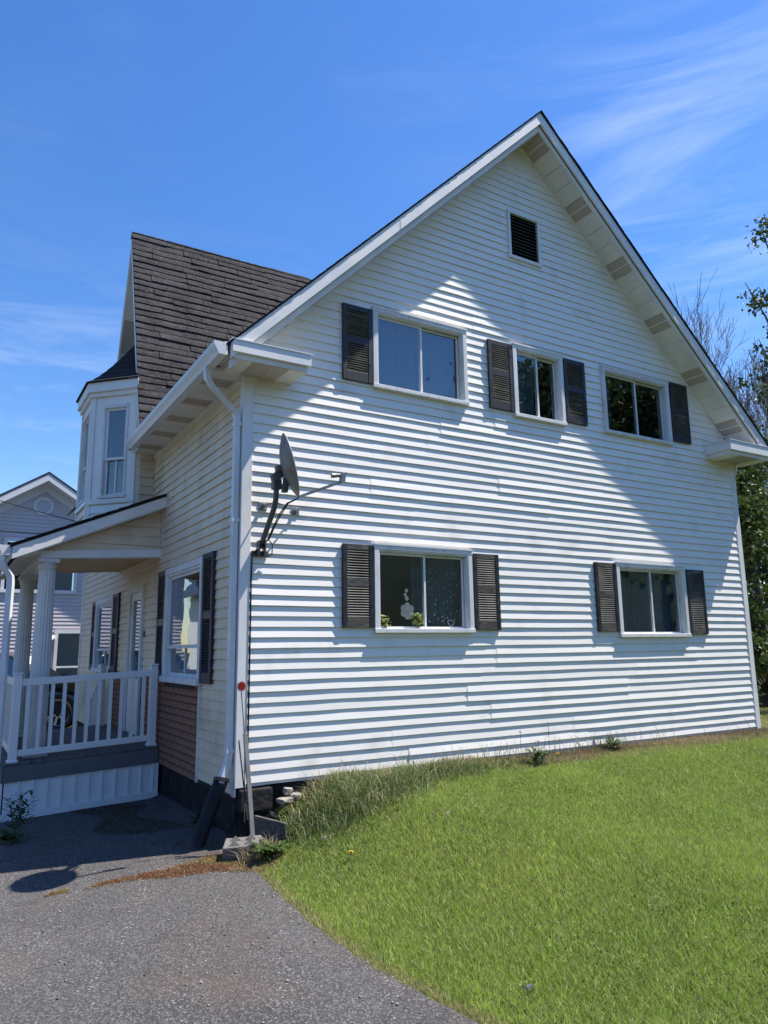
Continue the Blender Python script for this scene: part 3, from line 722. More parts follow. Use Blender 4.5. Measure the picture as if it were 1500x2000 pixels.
# shingle courses on the rake edge (butt ends standing a little proud)
for sgn, xe, sl in ((-1, XL, SL), (1, XR, SR)):
    n = 40
    for i in range(n):
        xa = AX + (xe-AX)*i/n; xb = AX + (xe-AX)*(i+1.12)/n; mb = MB()
        w = 0.30 + rng.uniform(-.012, .012)
        mb.prism([(xa, Y0-0.02-rng.uniform(0, .008), rooftop(xa)+0.001), (xb, Y0-0.02-rng.uniform(0, .008), rooftop(xb)+0.006), (xb, Y0+w, rooftop(xb)+0.006), (xa, Y0+w, rooftop(xa)+0.001)], (0, 0, 0.005))
        mb.build('shingle', M['shingleb'], left)
# rake fascia: wide upper board, narrower board set back under it, in lengths
def rake(x0, x1, zt, zb, y0, y1, nm, par, mt):
    mb = MB()
    mb.hexa([(x0, y0, rooftop(x0)+zb), (x1, y0, rooftop(x1)+zb), (x1, y1, rooftop(x1)+zb), (x0, y1, rooftop(x0)+zb),
             (x0, y0, rooftop(x0)+zt), (x1, y0, rooftop(x1)+zt), (x1, y1, rooftop(x1)+zt), (x0, y1, rooftop(x0)+zt)])
    return mb.build(nm, mt, par)
for (x0, x1, dy) in ((-0.30, 1.62, 0.0), (1.62, AX, -0.003), (AX, 6.1, 0.0), (6.1, 8.28, -0.003)):
    fa = rake(x0, x1, -0.017, -0.175, Y0+dy, Y0+0.03, 'fascia_board', house, M['trim'])
    rake(x0, x1, -0.176, -0.262, Y0+0.045, Y0+0.07, 'frieze_board', house, M['soffit'])
# rake soffit panels; every fourth pair is vented
def soffit_run(xa, xb, slopefn):
    n = int(abs(xb-xa)*math.sqrt(2)/0.255)
    for i in range(n):
        x0 = xa+(xb-xa)*i/n; x1 = xa+(xb-xa)*(i+0.965)/n; mb = MB(); v = (i % 4) == 0
        z0_, z1_ = slopefn(x0), slopefn(x1); y0, y1 = Y0+0.071, -0.018
        g = 0.5
        if v:
            xm0, xm1 = x0+(x1-x0)*0.47, x0+(x1-x0)*0.53; zm0, zm1 = slopefn(xm0), slopefn(xm1)
            mb.hexa([(x0, y0, z0_), (xm0, y0, zm0), (xm0, y1, zm0), (x0, y1, z0_), (x0, y0, z0_+.012), (xm0, y0, zm0+.012), (xm0, y1, zm0+.012), (x0, y1, z0_+.012)])
            mb.hexa([(xm1, y0, zm1), (x1, y0, z1_), (x1, y1, z1_), (xm1, y1, zm1), (xm1, y0, zm1+.012), (x1, y0, z1_+.012), (x1, y1, z1_+.012), (xm1, y1, zm1+.012)])
            rb = MB(); rb.hexa([(xm0, y0, zm0-.003), (xm1, y0, zm1-.003), (xm1, y1, zm1-.003), (xm0, y1, zm0-.003), (xm0, y0, zm0+.012), (xm1, y0, zm1+.012), (xm1, y1, zm1+.012), (xm0, y1, zm0+.012)])
            o = mb.build('soffit_panel', M['soffvent'], rsof); rb.build('soffit_rib', M['soffit'], rsof)
        else:
            mb.hexa([(x0, y0, z0_), (x1, y0, z1_), (x1, y1, z1_), (x0, y1, z0_), (x0, y0, z0_+.012), (x1, y0, z1_+.012), (x1, y1, z1_+.012), (x0, y1, z0_+.012)])
            mb.build('soffit_panel', M['soffit'], rsof)
mb = MB()
for xa, xb in ((XL+0.1, AX), (AX, XR-0.1)):
    mb.hexa([(xa, Y0+0.072, zsof(xa)+.014), (xb, Y0+0.072, zsof(xb)+.014), (xb, 0.0, zsof(xb)+.014), (xa, 0.0, zsof(xa)+.014), (xa, Y0+0.072, zsof(xa)+.03), (xb, Y0+0.072, zsof(xb)+.03), (xb, 0.0, zsof(xb)+.03), (xa, 0.0, zsof(xa)+.03)])
rsof = mb.build('rake_soffit', M['soffit'], house)
soffit_run(AX+0.03, XR-0.15, zsof); soffit_run(AX-0.03, XL+0.15, zsof)
# J-channel where wall meets rake soffit
for (x0, x1) in ((0.45, AX), (AX, 7.5)):
    mb = MB(); mb.hexa([(x0, -0.03, zsof(x0)-0.022), (x1, -0.03, zsof(x1)-0.022), (x1, -0.001, zsof(x1)-0.022), (x0, -0.001, zsof(x0)-0.022), (x0, -0.03, zsof(x0)-.001), (x1, -0.03, zsof(x1)-.001), (x1, -0.001, zsof(x1)-.001), (x0, -0.001, zsof(x0)-.001)])
    mb.build('wall_channel', M['trim'], house)
# eave returns (boxed corners)
def eave_return(x0, x1, zt, zb, side):
    mb = MB(); mb.box(x0, x1, Y0-0.012, 0.0, zb, zt); er = mb.build('eave_return', M['trim'], house, bevel=0.004)
    ins = 0.028; mb = MB(); mb.box(x0+ins, x1-ins, Y0+0.02, 0.0, zb-0.055, zb-0.0005); mb.build('return_frieze', M['soffit'], er, bevel=0.003)
    mb = MB(); mb.box(x0-0.01, x1+0.012, Y0-0.022, 0.0, zt, zt+0.012); mb.build('return_cap', M['alum'], er)
    k = 4; w = (x1-x0-2*ins-0.02)/k
    for i in range(k):
        mb = MB(); a = x0+ins+0.01+i*w; mb.box(a, a+w-0.006, Y0+0.03, -0.02, zb-0.060, zb-0.0555); mb.build('return_panel', M['soffvent'] if i in (1, 2) else M['soffit'], er)
    return er
eave_return(-0.29, 0.527, 4.095, 3.977, -1)
eave_return(7.33, 8.34, 4.165, 4.022, 1)
# stained siding under the returns is left to the material; left eave soffit
mb = MB(); mb.box(-0.33, -0.018, 0.0, 3.32, 3.955, 3.97); mb.box(-0.30, 0.05, 3.321, 3.66, 3.955, 4.20); es = mb.build('eave_soffit', M['soffit'], house)
y = 0.02; i = 0
while y < 3.25:
    w = 0.235; v = i % 3 == 1
    mb = MB()
    if v: mb.box(-0.32, -0.03, y, y+w*0.46, 3.948, 3.9545); mb.box(-0.32, -0.03, y+w*0.54, y+w-0.005, 3.948, 3.9545)
    else: mb.box(-0.32, -0.03, y, y+w-0.005, 3.948, 3.9545)
    mb.build('soffit_panel', M['soffvent'] if v else M['soffit'], es); y += w; i += 1
mb = MB(); mb.box(-0.36, -0.335, Y0, 3.30, 3.93, 4.06); mb.build('eave_fascia', M['trim'], house)
# crown strips under the eave on the side wall
mb = MB(); mb.box(-0.03, 0.0, 0.09, 3.6, 3.90, 3.947); mb.box(-0.016, 0.0, 0.09, 3.6, 3.86, 3.8995); mb.build('eave_moulding', M['trim'], house)

def gutter(y0, y1, xw, zt, depth=0.12, w=0.115, axis='y'):
    """K-style gutter running along y, back against xw"""
    prof = [(0, 0), (0, -depth+0.012), (-0.012, -depth), (-w*0.58, -depth), (-w*0.70, -depth*0.72), (-w*0.97, -depth*0.30), (-w, -depth*0.12), (-w, 0), (-w+0.012, 0.004), (-w+0.014, -0.006), (-w+0.006, -depth*0.28), (-w*0.68, -depth*0.66), (-w*0.55, -depth+0.008), (-0.014, -depth+0.008), (-0.006, -depth+0.014), (-0.006, 0)]
    mb = MB(); mb.prism([(xw+p[0], y0, zt+p[1]) for p in prof], (0, y1-y0, 0))
    g = mb.build('gutter', M['alum'], house)
    for ye, t in ((y0, -0.004), (y1, 0.004)):
        mb = MB(); mb.prism([(xw+p[0], ye, zt+p[1]-0.0005) for p in prof[:8]], (0, t, 0)); mb.build('end_cap', M['alum'], g)
    return g
gutter(-0.46, 3.30, -0.361, 4.035)
# downspout of the house corner
def downspout(path, ref, w=0.075, d=0.055, straps=()):
    mb = MB(); mb.rtube(path, w, d, ref); ds = mb.build('downspout', M['alum'], house, bevel=0.006)
    for (p, ax) in straps:
        mb = MB(); mb.box(p[0]-0.033, p[0]+0.036, p[1]-0.044, p[1]+0.044, p[2]-0.02, p[2]+0.02); mb.build('strap', M['alum'], ds)
    return ds
DSY = 0.045
downspout([(-0.415, -0.07, 3.93), (-0.415, -0.07, 3.86), (-0.405, -0.065, 3.80), (-0.36, -0.05, 3.745), (-0.16, 0.02, 3.60), (-0.085, 0.04, 3.55), (-0.062, DSY, 3.49), (-0.062, DSY, 3.40),
           (-0.062, DSY, 0.30), (-0.062, DSY, 0.24), (-0.08, DSY, 0.17), (-0.135, DSY, 0.02)], (-1, 0, 0.02),
          straps=(((-0.062, DSY, 3.42), 0), ((-0.062, DSY, 2.45), 0), ((-0.062, DSY, 0.30), 0)))
# far side gutter elbow at the right corner
mb = MB(); mb.tube([(8.10, 0.06, 4.0), (8.10, 0.05, 3.93), (8.09, 0.05, 3.86), (8.05, 0.05, 3.79), (8.035, 0.05, 3.70), (8.035, 0.05, 0.1)], [0.05, 0.055, 0.055, 0.05, 0.04, 0.04], 10)
mb.build('downspout', M['alum'], house, smooth=True)
mb = MB(); mb.box(8.37, 8.47, Y0+0.05, Y1, 4.02, 4.14); mb.build('gutter', M['alum'], house)
mb = MB(); mb.box(8.0, 8.36, 0.0, LEN, 4.0, 4.02); mb.build('eave_soffit', M['soffit'], house)

# ------------------------------------------------------------------ centre gable over the door
CX, CY, CZ = -0.30, 4.60, 7.88
CS = 3.68/1.31
def cg(z, side=-1): return CY + side*(CZ-z)/CS
def valley(z): return (z-4.379)/SL
zlo = 4.15
for sgn in (-1, 1):
    pts = [(CX, cg(zlo, sgn), zlo), (CX, CY, CZ), (valley(CZ)+0.1, CY, CZ), (valley(zlo)+0.1, cg(zlo, sgn), zlo)]
    if sgn > 0: pts = pts[::-1]
    nrm = Vector((0, sgn*CS, 1)).normalized()
    s_ = MB().prism([Vector(p)-nrm*0.03 for p in pts], nrm*0.028).build('gable_roof', M['shingleb'], house)
    if sgn < 0: gslab = s_
# individual shingles on the near slope
sd = Vector((0, 1/CS, 1)).normalized()        # up the slope
nn = Vector((0, -CS, 1)).normalized()
NR = 31; Ls = (CZ-zlo)*math.sqrt(1+1/CS**2); ex = Ls/NR
for i in range(NR):
    zc = zlo + (CZ-zlo)*i/NR; y_ = cg(zc); xe = valley(zc)+0.16; x = CX-0.012
    off = rng.uniform(0.25, 0.95); first = True
    while x < xe:
        L = off if first else rng.uniform(0.52, 1.0); first = False
        x1 = min(x+L, xe+0.05)
        o0 = Vector((x, y_, zc)); lift = rng.uniform(0.012, 0.027); sag = rng.uniform(-0.016, 0.016); off0 = rng.uniform(-0.010, 0.010); mb = MB()
        ns = max(2, int((x1-x)/0.16)); base = 0; ln = ex*1.22
        for k in range(ns+1):
            xx = x + (x1-x-0.007)*k/ns
            curl = 0.012*rng.random() if k in (0, ns) else 0.005*rng.random()
            dz = off0 + sag*(k/ns) + rng.uniform(-0.006, 0.006)
            p = Vector((xx, y_, zc)) + sd*dz
            mb.v += [tuple(p + nn*0.001), tuple(p + nn*(lift+curl)), tuple(p + sd*(ex*0.45) + nn*(lift*0.85+curl*0.5+0.003*rng.random())), tuple(p + sd*ln + nn*0.004)]
        for k in range(ns):
            for q in range(3): b = 4*k+q; mb.f.append((b, b+4, b+5, b+1))
        for b in (0, 4*ns): mb.f.append((b, b+1, b+2, b+3) if b else (b+3, b+2, b+1, b))
        mb.build('shingle', M['shingle'], gslab)
        x = x1 + 0.002
# ridge caps
k = 0; x = CX-0.01
while x < 3.5:
    mb = MB(); r0 = 0.012+rng.uniform(0, .004)
    for sg in (-1, 1):
        w = Vector((0, sg*1/CS, -1)).normalized()*0.12
        a = Vector((x, CY, CZ+0.012)); b = Vector((x+0.19, CY, CZ+0.024))
        mb.quad(a, b, b+w+Vector((0, sg*0.012, 0)), a+w+Vector((0, sg*0.012, 0)))
    mb.quad((x+0.19, CY-0.055, CZ-0.10), (x+0.19, CY, CZ+0.012), (x+0.19, CY, CZ+0.024), (x+0.19, CY-0.055, CZ-0.09))
    mb.build('ridge_cap', M['shingle'], gslab); x += 0.165
# white rakes and soffit of the centre gable
for sg in (-1, 1):
    def rp(z, off): return Vector((0, cg(z, sg), z)) + Vector((0, sg*CS, 1)).normalized()*off
    mb = MB(); zb = 3.98
    for (o0, o1, xa, xb) in ((-0.032, -0.10, CX-0.006, CX+0.022),):
        a, b, c, d = rp(zb, o0), rp(CZ, o0), rp(CZ, o1), rp(zb, o1)
        if True:
            b.y = c.y = CY; b.z = CZ - 0.035*3; c.z = CZ-0.10*3
        mb.hexa([(xa, *a.yz), (xb, *a.yz), (xb, *d.yz), (xa, *d.yz), (xa, *b.yz), (xb, *b.yz), (xb, *c.yz), (xa, *c.yz)])
    mb.build('gable_rake', M['trim'], house)
    n = 14
    mb = MB()
    for i in range(n):
        za, zb2 = 4.0+(CZ-0.30-4.0)*i/n, 4.0+(CZ-0.30-4.0)*(i+0.98)/n
        a, b = rp(za, -0.085), rp(zb2, -0.085)
        p = MB().hexa([(CX+0.024, *a.yz), (0.0, *a.yz), (0.0, *b.yz), (CX+0.024, *b.yz), (CX+0.024, a.y, a.z+.01), (0.0, a.y, a.z+.01), (0.0, b.y, b.z+.01), (CX+0.024, b.y, b.z+.01)])
        p.build('soffit_panel', M['soffvent'] if i in (8, 9, 3) else M['soffit'], gslab)
# wall of the centre gable
def cl_(z): return max(3.62, cg(z, -1)+0.10) if z > 3.9 else 3.62
def cr_(z): return min(5.58, cg(z, 1)-0.10) if z > 3.9 else 5.58
cwall = flatwall('gable_front', house, (-0.002, 0, 0), S['U'], S['N'], 3.9, 7.5, cl_, cr_, [], M['interior'], dz=0.15)
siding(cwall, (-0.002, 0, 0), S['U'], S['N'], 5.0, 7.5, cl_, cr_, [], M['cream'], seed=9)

# ------------------------------------------------------------------ bay window above the porch
PB = [(0.0, 3.62), (-0.27, 3.62), (-0.80, 4.17), (-0.80, 5.05), (-0.27, 5.60), (0.0, 5.60)]
def frame_of(a, b):
    U = Vector((b[0]-a[0], b[1]-a[1])); L = U.length; U /= L
    N = (-U.y, U.x) if False else (U.y*-1, U.x)
    # outward = away from the bay's centre
    c = Vector((-0.2, 4.6)); mid = Vector(((a[0]+b[0])/2, (a[1]+b[1])/2)); Nv = Vector((-U.y, U.x))
    if Nv.dot(mid-c) < 0: Nv = -Nv
    return dict(O=(a[0], a[1], 0), U=(U.x, U.y), N=(Nv.x, Nv.y)), L
bz0, bz1 = 2.62, 4.86
bay = MB()
bay.poly([(*p, bz0) for p in PB]); bay = bay.build('bay_window', M['interior'], house)
for i in range(5):
    Fm, L = frame_of(PB[i], PB[i+1])
    if i in (0, 4):
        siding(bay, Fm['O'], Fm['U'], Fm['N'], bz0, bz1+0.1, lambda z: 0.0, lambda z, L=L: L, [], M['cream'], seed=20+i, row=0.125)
        flatwall('bay_side', bay, Fm['O'], Fm['U'], Fm['N'], bz0, bz1+0.15, lambda z: 0.0, lambda z, L=L: L, [], M['interior'], d=-0.01)
        continue
    wo = (L*0.20, L*0.73, 3.33, 4.71) if i != 2 else (0.16, L-0.16, 3.33, 4.71)
    if i == 3: wo = (L*0.27, L*0.80, 3.33, 4.71)
    flatwall('bay_panel', bay, Fm['O'], Fm['U'], Fm['N'], 3.30, bz1, lambda z: 0.0, lambda z, L=L: L, [inset(wo, 0.0)], M['pvc'])
    siding(bay, Fm['O'], Fm['U'], Fm['N'], bz0, 3.30, lambda z: 0.05, lambda z, L=L: L-0.05, [], M['pvc'] if i != 2 else M['cream'], seed=30+i, row=0.125, per=1)
    flatwall('bay_lower', bay, Fm['O'], Fm['U'], Fm['N'], bz0, 3.30, lambda z: 0.0, lambda z, L=L: L, [], M['interior'], d=-0.01)
    # band above the lower siding and sill board
    mb = MB(); obx(mb, Fm, -0.012, L+0.012, 0.002, 0.03, 3.255, 3.318); mb.build('bay_sill', M['trim'], bay)
    # window: sashes set back
    u0, u1, z0, z1 = wo; mb = MB()
    obx(mb, Fm, u0, u0+0.03, -0.10, 0.014, z0+0.04, z1-0.05); obx(mb, Fm, u1-0.03, u1, -0.10, 0.014, z0+0.04, z1-0.05); obx(mb, Fm, u0, u1, -0.10, 0.016, z1-0.05, z1); obx(mb, Fm, u0-0.02, u1+0.02, -0.10, 0.035, z0, z0+0.04)
    bw = mb.build('window_frame', M['trimold'], bay)
    zm = z0+0.04+(z1-z0-0.09)*0.42
    for (p, q, dd, spl) in ((zm-0.02, z1-0.05, -0.02, False), (z0+0.04, zm+0.02, -0.05, True)):
        mb = MB(); a, b = u0+0.03, u1-0.03; fw = 0.035
        obx(mb, Fm, a, a+fw, dd-0.025, dd, p, q); obx(mb, Fm, b-fw, b, dd-0.025, dd, p, q); obx(mb, Fm, a+fw, b-fw, dd-0.025, dd, p, p+fw); obx(mb, Fm, a+fw, b-fw, dd-0.025, dd, q-fw, q)
        if spl: obx(mb, Fm, (a+b)/2-0.012, (a+b)/2+0.012, dd-0.025, dd, p+fw, q-fw)
        mb.build('window_sash', M['trim'], bay)
        mb = MB(); obx(mb, Fm, a+fw, b-fw, dd-0.016, dd-0.012, p+fw, q-fw); mb.build('window_pane', M['glass'], bay)
    mb = MB(); obx(mb, Fm, u0-0.02, u1+0.02, -0.24, -0.22, z0-0.05, z1+0.05); mb.build('window_backing', M['interior'], bay)
    mb = MB(); n = 16
    for k in range(n+1):
        u = u0+0.02+(u1-u0-0.04)*k/n; d = -0.17+0.012*math.sin(k*2.1); mb.v += [pos(Fm['O'], Fm['U'], Fm['N'], u, d, z0), pos(Fm['O'], Fm['U'], Fm['N'], u, d, z0+0.52)]
    for k in range(n): mb.f.append((2*k, 2*k+2, 2*k+3, 2*k+1))
    mb.build('window_curtain', M['curtain'], bay, smooth=True)
# corner boards of the bay
for k, (px, py) in enumerate(PB[1:5]):
    mb = MB(); h0 = bz0
    d = Vector((px+0.2, py-4.6)).normalized()*0.012; c = Vector((px, py))+d
    for (qx, qy) in ([PB[k], PB[k+2]]):
        t = (Vector((qx, qy))-Vector((px, py))).normalized()*0.062; nv = Vector((-t.y, t.x)).normalized()
        if nv.dot(d) < 0: nv = -nv
        p0 = Vector((px, py)) + nv*0.002
        mb.obox((p0.x, p0.y, h0), (t.x, t.y, 0), (nv.x*0.016, nv.y*0.016, 0), (0, 0, bz1-h0))
    mb.build('bay_corner_board', M['trim'], bay)
# fascia band and hipped roof
def offs(k): 
    px, py = PB[k]; return Vector((px, py))
ctr = Vector((0.0, 4.6))
def ring(s, z): 
    out = []
    for k, (px, py) in enumerate(PB):
        if k in (0, 5): out.append(Vector((0.0, py+(-s if k == 0 else s), z)))
        else:
            v = {1: Vector((-0.42, -0.92)), 2: Vector((-0.98, -0.42)), 3: Vector((-0.98, 0.42)), 4: Vector((-0.42, 0.92))}[k]
            out.append(Vector((px+v.x*s, py+v.y*s, z)))
    return out
def band(s0, s1, z0, z1, nm, mt):
    a0, a1, b0, b1 = ring(s0, z0), ring(s1, z0), ring(s0, z1), ring(s1, z1); mb = MB()
    for k in (1, 2, 3): mb.hexa([a0[k], a1[k], a1[k+1], a0[k+1], b0[k], b1[k], b1[k+1], b0[k+1]])
    return mb.build(nm, mt, bay)
band(-0.02, 0.045, 4.84, 4.905, 'bay_cornice', M['trim']); band(-0.02, 0.085, 4.9055, 5.05, 'bay_fascia', M['trim'])
lo = ring(0.115, 5.045); nroof = 9
def hip(t):         # concave sweep from the eave to the gable wall
    zz = 5.05 + 1.15*(t**1.25); out = []
    for p in lo: out.append(Vector((p.x*(1-t) + (-0.01)*t, p.y*(1-t) + (4.6+(p.y-4.6)*0.12)*t, zz)))
    return out
mb = MB()
for i in range(nroof):
    a, b = hip(i/nroof), hip((i+1)/nroof)
    for k in (1, 2, 3): 
        up = Vector((0, 0, 0.012)); mb.quad(a[k]+up, a[k+1]+up, b[k+1]+up*0.2, b[k]+up*0.2); mb.quad(a[k], a[k+1], a[k+1]+up, a[k]+up)
mb.poly([p for p in lo[1:5]]); mb.build('bay_roof', M['shingleb'], bay)

# ------------------------------------------------------------------ porch (droops a little away from the house)
def dr(x): return 0.045*min(x, 0)
DX, DY0, DY1 = -1.70, 2.70, 5.95
def pz(x, z): return z + dr(x)
def pbox(mb, x0, x1, y0, y1, z0, z1):
    if x0 > x1: x0, x1 = x1, x0
    return mb.hexa([(x0, y0, pz(x0, z0)), (x1, y0, pz(x1, z0)), (x1, y1, pz(x1, z0)), (x0, y1, pz(x0, z0)), (x0, y0, pz(x0, z1)), (x1, y0, pz(x1, z1)), (x1, y1, pz(x1, z1)), (x0, y1, pz(x0, z1))])
mb = MB(); pbox(mb, DX+0.03, -0.02, DY0+0.03, DY1-0.02, -0.08, 0.045)
deck = mb.build('porch_deck', M['deckgrey'], house)
x = DX-0.015
while x < -0.05:
    mb = MB(); x1 = min(x+0.138, -0.03); pbox(mb, x, x1, DY0-0.02, DY1, 0.046, 0.074); mb.build('deck_board', M['deckfloor'], deck, bevel=0.003); x += 0.144
mb = MB(); pbox(mb, DX, -0.028, DY0-0.016, DY0+0.028, -0.125, 0.044); mb.build('deck_fascia', M['deckgrey'], deck, bevel=0.003)
mb = MB(); pbox(mb, DX-0.028, DX-0.001, DY0, DY1, -0.125, 0.044); mb.build('deck_fascia', M['deckgrey'], deck, bevel=0.003)
# skirting planks down to the ground, with battens
x = DX+0.012
while x < -0.04:
    x1 = min(x+0.139, -0.03); mb = MB(); zb = min(gzf(x, DY0), gzf(x1, DY0))-0.03
    mb.hexa([(x, DY0+0.012, zb), (x1, DY0+0.012, zb), (x1, DY0+0.026, zb), (x, DY0+0.026, zb), (x, DY0+0.012, pz(x, -0.126)), (x1, DY0+0.012, pz(x1, -0.126)), (x1, DY0+0.026, pz(x1, -0.126)), (x, DY0+0.026, pz(x, -0.126))])
    mb.build('skirt_plank', M['skirt'], deck)
    mb = MB(); mb.hexa([(x1-0.006, DY0-0.010, zb), (x1+0.013, DY0-0.010, zb), (x1+0.013, DY0+0.0265, zb), (x1-0.006, DY0+0.0265, zb), (x1-0.006, DY0-0.010, pz(x1, -0.1265)), (x1+0.013, DY0-0.010, pz(x1, -0.1265)), (x1+0.013, DY0+0.0265, pz(x1, -0.1265)), (x1-0.006, DY0+0.0265, pz(x1, -0.1265))])
    mb.build('skirt_batten', M['skirt'], deck); x += 0.147
y = DY0+0.03
while y < DY1:
    mb = MB(); mb.box(DX-0.016, DX-0.002, y, min(y+0.139, DY1), gzf(DX, y)-0.03, pz(DX, -0.126)); mb.build('skirt_plank', M['skirt'], deck); y += 0.147
mb = MB(); n = 12
for i in range(n):
    xa, xb = DX-0.02+(1.70)*i/n, DX-0.02+1.70*(i+1)/n; h = lambda xx: gzf(xx, DY0)
    mb.hexa([(xa, DY0-0.026, h(xa)-0.03), (xb, DY0-0.026, h(xb)-0.03), (xb, DY0-0.0105, h(xb)-0.03), (xa, DY0-0.0105, h(xa)-0.03), (xa, DY0-0.026, h(xa)+0.075), (xb, DY0-0.026, h(xb)+0.075), (xb, DY0-0.0105, h(xb)+0.075), (xa, DY0-0.0105, h(xa)+0.075)])
mb.build('skirt_rail', M['skirt'], deck)
# railings
def post(x, y, zt, par, w=0.088, z0=0.074):
    mb = MB(); h = w/2; zb = pz(x, z0); mb.box(x-h, x+h, y-h, y+h, zb, pz(x, zt)); p = mb.build('rail_post', M['pvc'], par, bevel=0.006)
    mb = MB(); mb.box(x-h-0.008, x+h+0.008, y-h-0.008, y+h+0.008, pz(x, zt)+0.0005, pz(x, zt)+0.022); mb.build('post_cap', M['pvc'], par, bevel=0.008)
    mb = MB(); mb.box(x-h-0.014, x+h+0.014, y-h-0.014, y+h+0.014, zb, zb+0.03); mb.build('post_skirt', M['pvc'], par, bevel=0.008)
xr, xl, yr = -0.105, -1.625, DY0+0.055
mb = MB(); pbox(mb, xl+0.045, xr-0.045, yr-0.024, yr+0.024, 0.905, 0.985); rail = mb.build('porch_railing', M['pvc'], house, bevel=0.006)
mb = MB(); pbox(mb, xl+0.045, xr-0.045, yr-0.022, yr+0.022, 0.135, 0.205); mb.build('bottom_rail', M['pvc'], rail, bevel=0.006)
post(xr, yr, 1.035, rail); post(xl, yr, 1.035, rail)
for i in range(11):
    x = xl+0.045+(xr-xl-0.09)*(i+0.55)/11.1; mb = MB(); mb.box(x-0.019, x+0.019, yr-0.019, yr+0.019, pz(x, 0.2045), pz(x, 0.9055)); mb.build('baluster', M['pvc'], rail)
# side railing along the outer edge
mb = MB(); pbox(mb, xl-0.024, xl+0.024, yr+0.045, 5.85, 0.905, 0.985); rail2 = mb.build('porch_railing', M['pvc'], house, bevel=0.006)
mb = MB(); pbox(mb, xl-0.022, xl+0.022, yr+0.045, 5.85, 0.135, 0.205); mb.build('bottom_rail', M['pvc'], rail2, bevel=0.006)
for i in range(22):
    y = yr+0.045+(5.85-yr-0.045)*(i+0.5)/22; mb = MB(); mb.box(xl-0.019, xl+0.019, y-0.019, y+0.019, pz(xl, 0.2045), pz(xl, 0.9055)); mb.build('baluster', M['pvc'], rail2)
post(xl, 5.86, 1.035, rail2)
# stair with handrail at the far end
stair = MB()
for i in range(3): stair.box(-1.1, -0.22, DY1+0.02+0.27*i, DY1+0.28+0.27*i, -0.7, -0.10-0.17*i)
stair = stair.build('porch_stair', M['deckgrey'], house)
post(-0.17, 5.72, 1.0, stair); 
mb = MB(); mb.box(-0.20, -0.12, 6.55, 6.63, -0.6, 0.50); mb.build('stair_post', M['pvc'], stair, bevel=0.005)
mb = MB(); mb.obox((-0.185, 5.76, 0.86), (0.05, 0, 0), (0, 0.80, -0.44), (0, 0, 0.07)); mb.build('stair_rail', M['pvc'], stair)
for i in range(6):
    y = 5.86+i*0.115; zt = 0.86-(y-5.76)*0.55; mb = MB(); mb.box(-0.178, -0.142, y-0.018, y+0.018, zt-0.80, zt+0.01); mb.build('stair_baluster', M['pvc'], stair)
# fluted columns
def column(x, y, zb, zt):
    mb = MB(); nfl = 18; seg = nfl*4; prof = [(zb+0.10, 0.112), (zb+0.6, 0.111), (zb+1.3, 0.106), (zt-0.16, 0.095), (zt-0.12, 0.095)]
    for (z, r0) in prof:
        for k in range(seg):
            a = 2*math.pi*k/seg; fl = abs(math.sin(k/4*math.pi)); rr = r0 - 0.0085*fl
            mb.v.append((x+rr*math.cos(a), y+rr*math.sin(a), z))
    for i in range(len(prof)-1):
        for k in range(seg): k2 = (k+1) % seg; mb.f.append((i*seg+k, i*seg+k2, (i+1)*seg+k2, (i+1)*seg+k))
    c = mb.build('porch_column', M['column'], house)
    def lathe(pr, nm, n=28):
        m2 = MB()
        for (z, r0) in pr:
            for k in range(n): a = 2*math.pi*k/n; m2.v.append((x+r0*math.cos(a), y+r0*math.sin(a), z))
        for i in range(len(pr)-1):
            for k in range(n): k2 = (k+1) % n; m2.f.append((i*n+k, i*n+k2, (i+1)*n+k2, (i+1)*n+k))
        return m2.build(nm, M['column'], c, smooth=True)
    lathe([(zt-0.13, 0.094), (zt-0.12, 0.105), (zt-0.10, 0.107), (zt-0.085, 0.098), (zt-0.075, 0.112), (zt-0.052, 0.119), (zt-0.045, 0.05)], 'column_neck')
    m2 = MB(); m2.box(x-0.122, x+0.122, y-0.122, y+0.122, zt-0.05, zt); m2.build('column_cap', M['column'], c, bevel=0.005)
    lathe([(zb+0.04, 0.11), (zb+0.045, 0.126), (zb+0.07, 0.129), (zb+0.085, 0.118), (zb+0.11, 0.112)], 'column_base')
    m2 = MB(); m2.box(x-0.13, x+0.13, y-0.13, y+0.13, zb, zb+0.042); m2.build('column_plinth', M['column'], c, bevel=0.005)
column(-1.365, 3.08, 0.012, 2.335); column(-1.365, 5.50, 0.012, 2.335)
# beams, infill, ceiling
PS = (3.245-2.473)/1.776          # roof slope
def proof(x): return 3.245 + PS*x
def pb(x, z): return z + 0.065*x
mb = MB(); mb.hexa([(-1.46, 3.0, pb(-1.46, 2.43)), (-0.022, 3.0, 2.42), (-0.022, 3.15, 2.42), (-1.46, 3.15, pb(-1.46, 2.43)), (-1.46, 3.0, pb(-1.46, 2.525)), (-0.022, 3.0, 2.525), (-0.022, 3.15, 2.525), (-1.46, 3.15, pb(-1.46, 2.525))])
beam = mb.build('porch_beam', M['trim'], house, bevel=0.004)
mb = MB(); mb.box(-1.46, -1.27, 3.151, 5.75, 2.337, 2.43); mb.build('porch_beam', M['trim'], house, bevel=0.004)
mb = MB(); pr = MB()
Fi = dict(O=(0, 3.03, 0), U=(1, 0), N=(0, -1))
infill = flatwall('porch_gable_infill', house, (0, 3.05, 0), (1, 0), (0, -1), 2.44, 3.06, lambda z: max(-1.44, (z-3.055)/PS), lambda z: -0.022, [], M['interior'], dz=0.08)
siding(infill, (0, 3.045, 0), (1, 0), (0, -1), 2.44, 3.06, lambda z: max(-1.44, min(-0.03, (z-3.055)/PS)), lambda z: -0.024, [], M['cream'], seed=41, row=0.125, per=1)
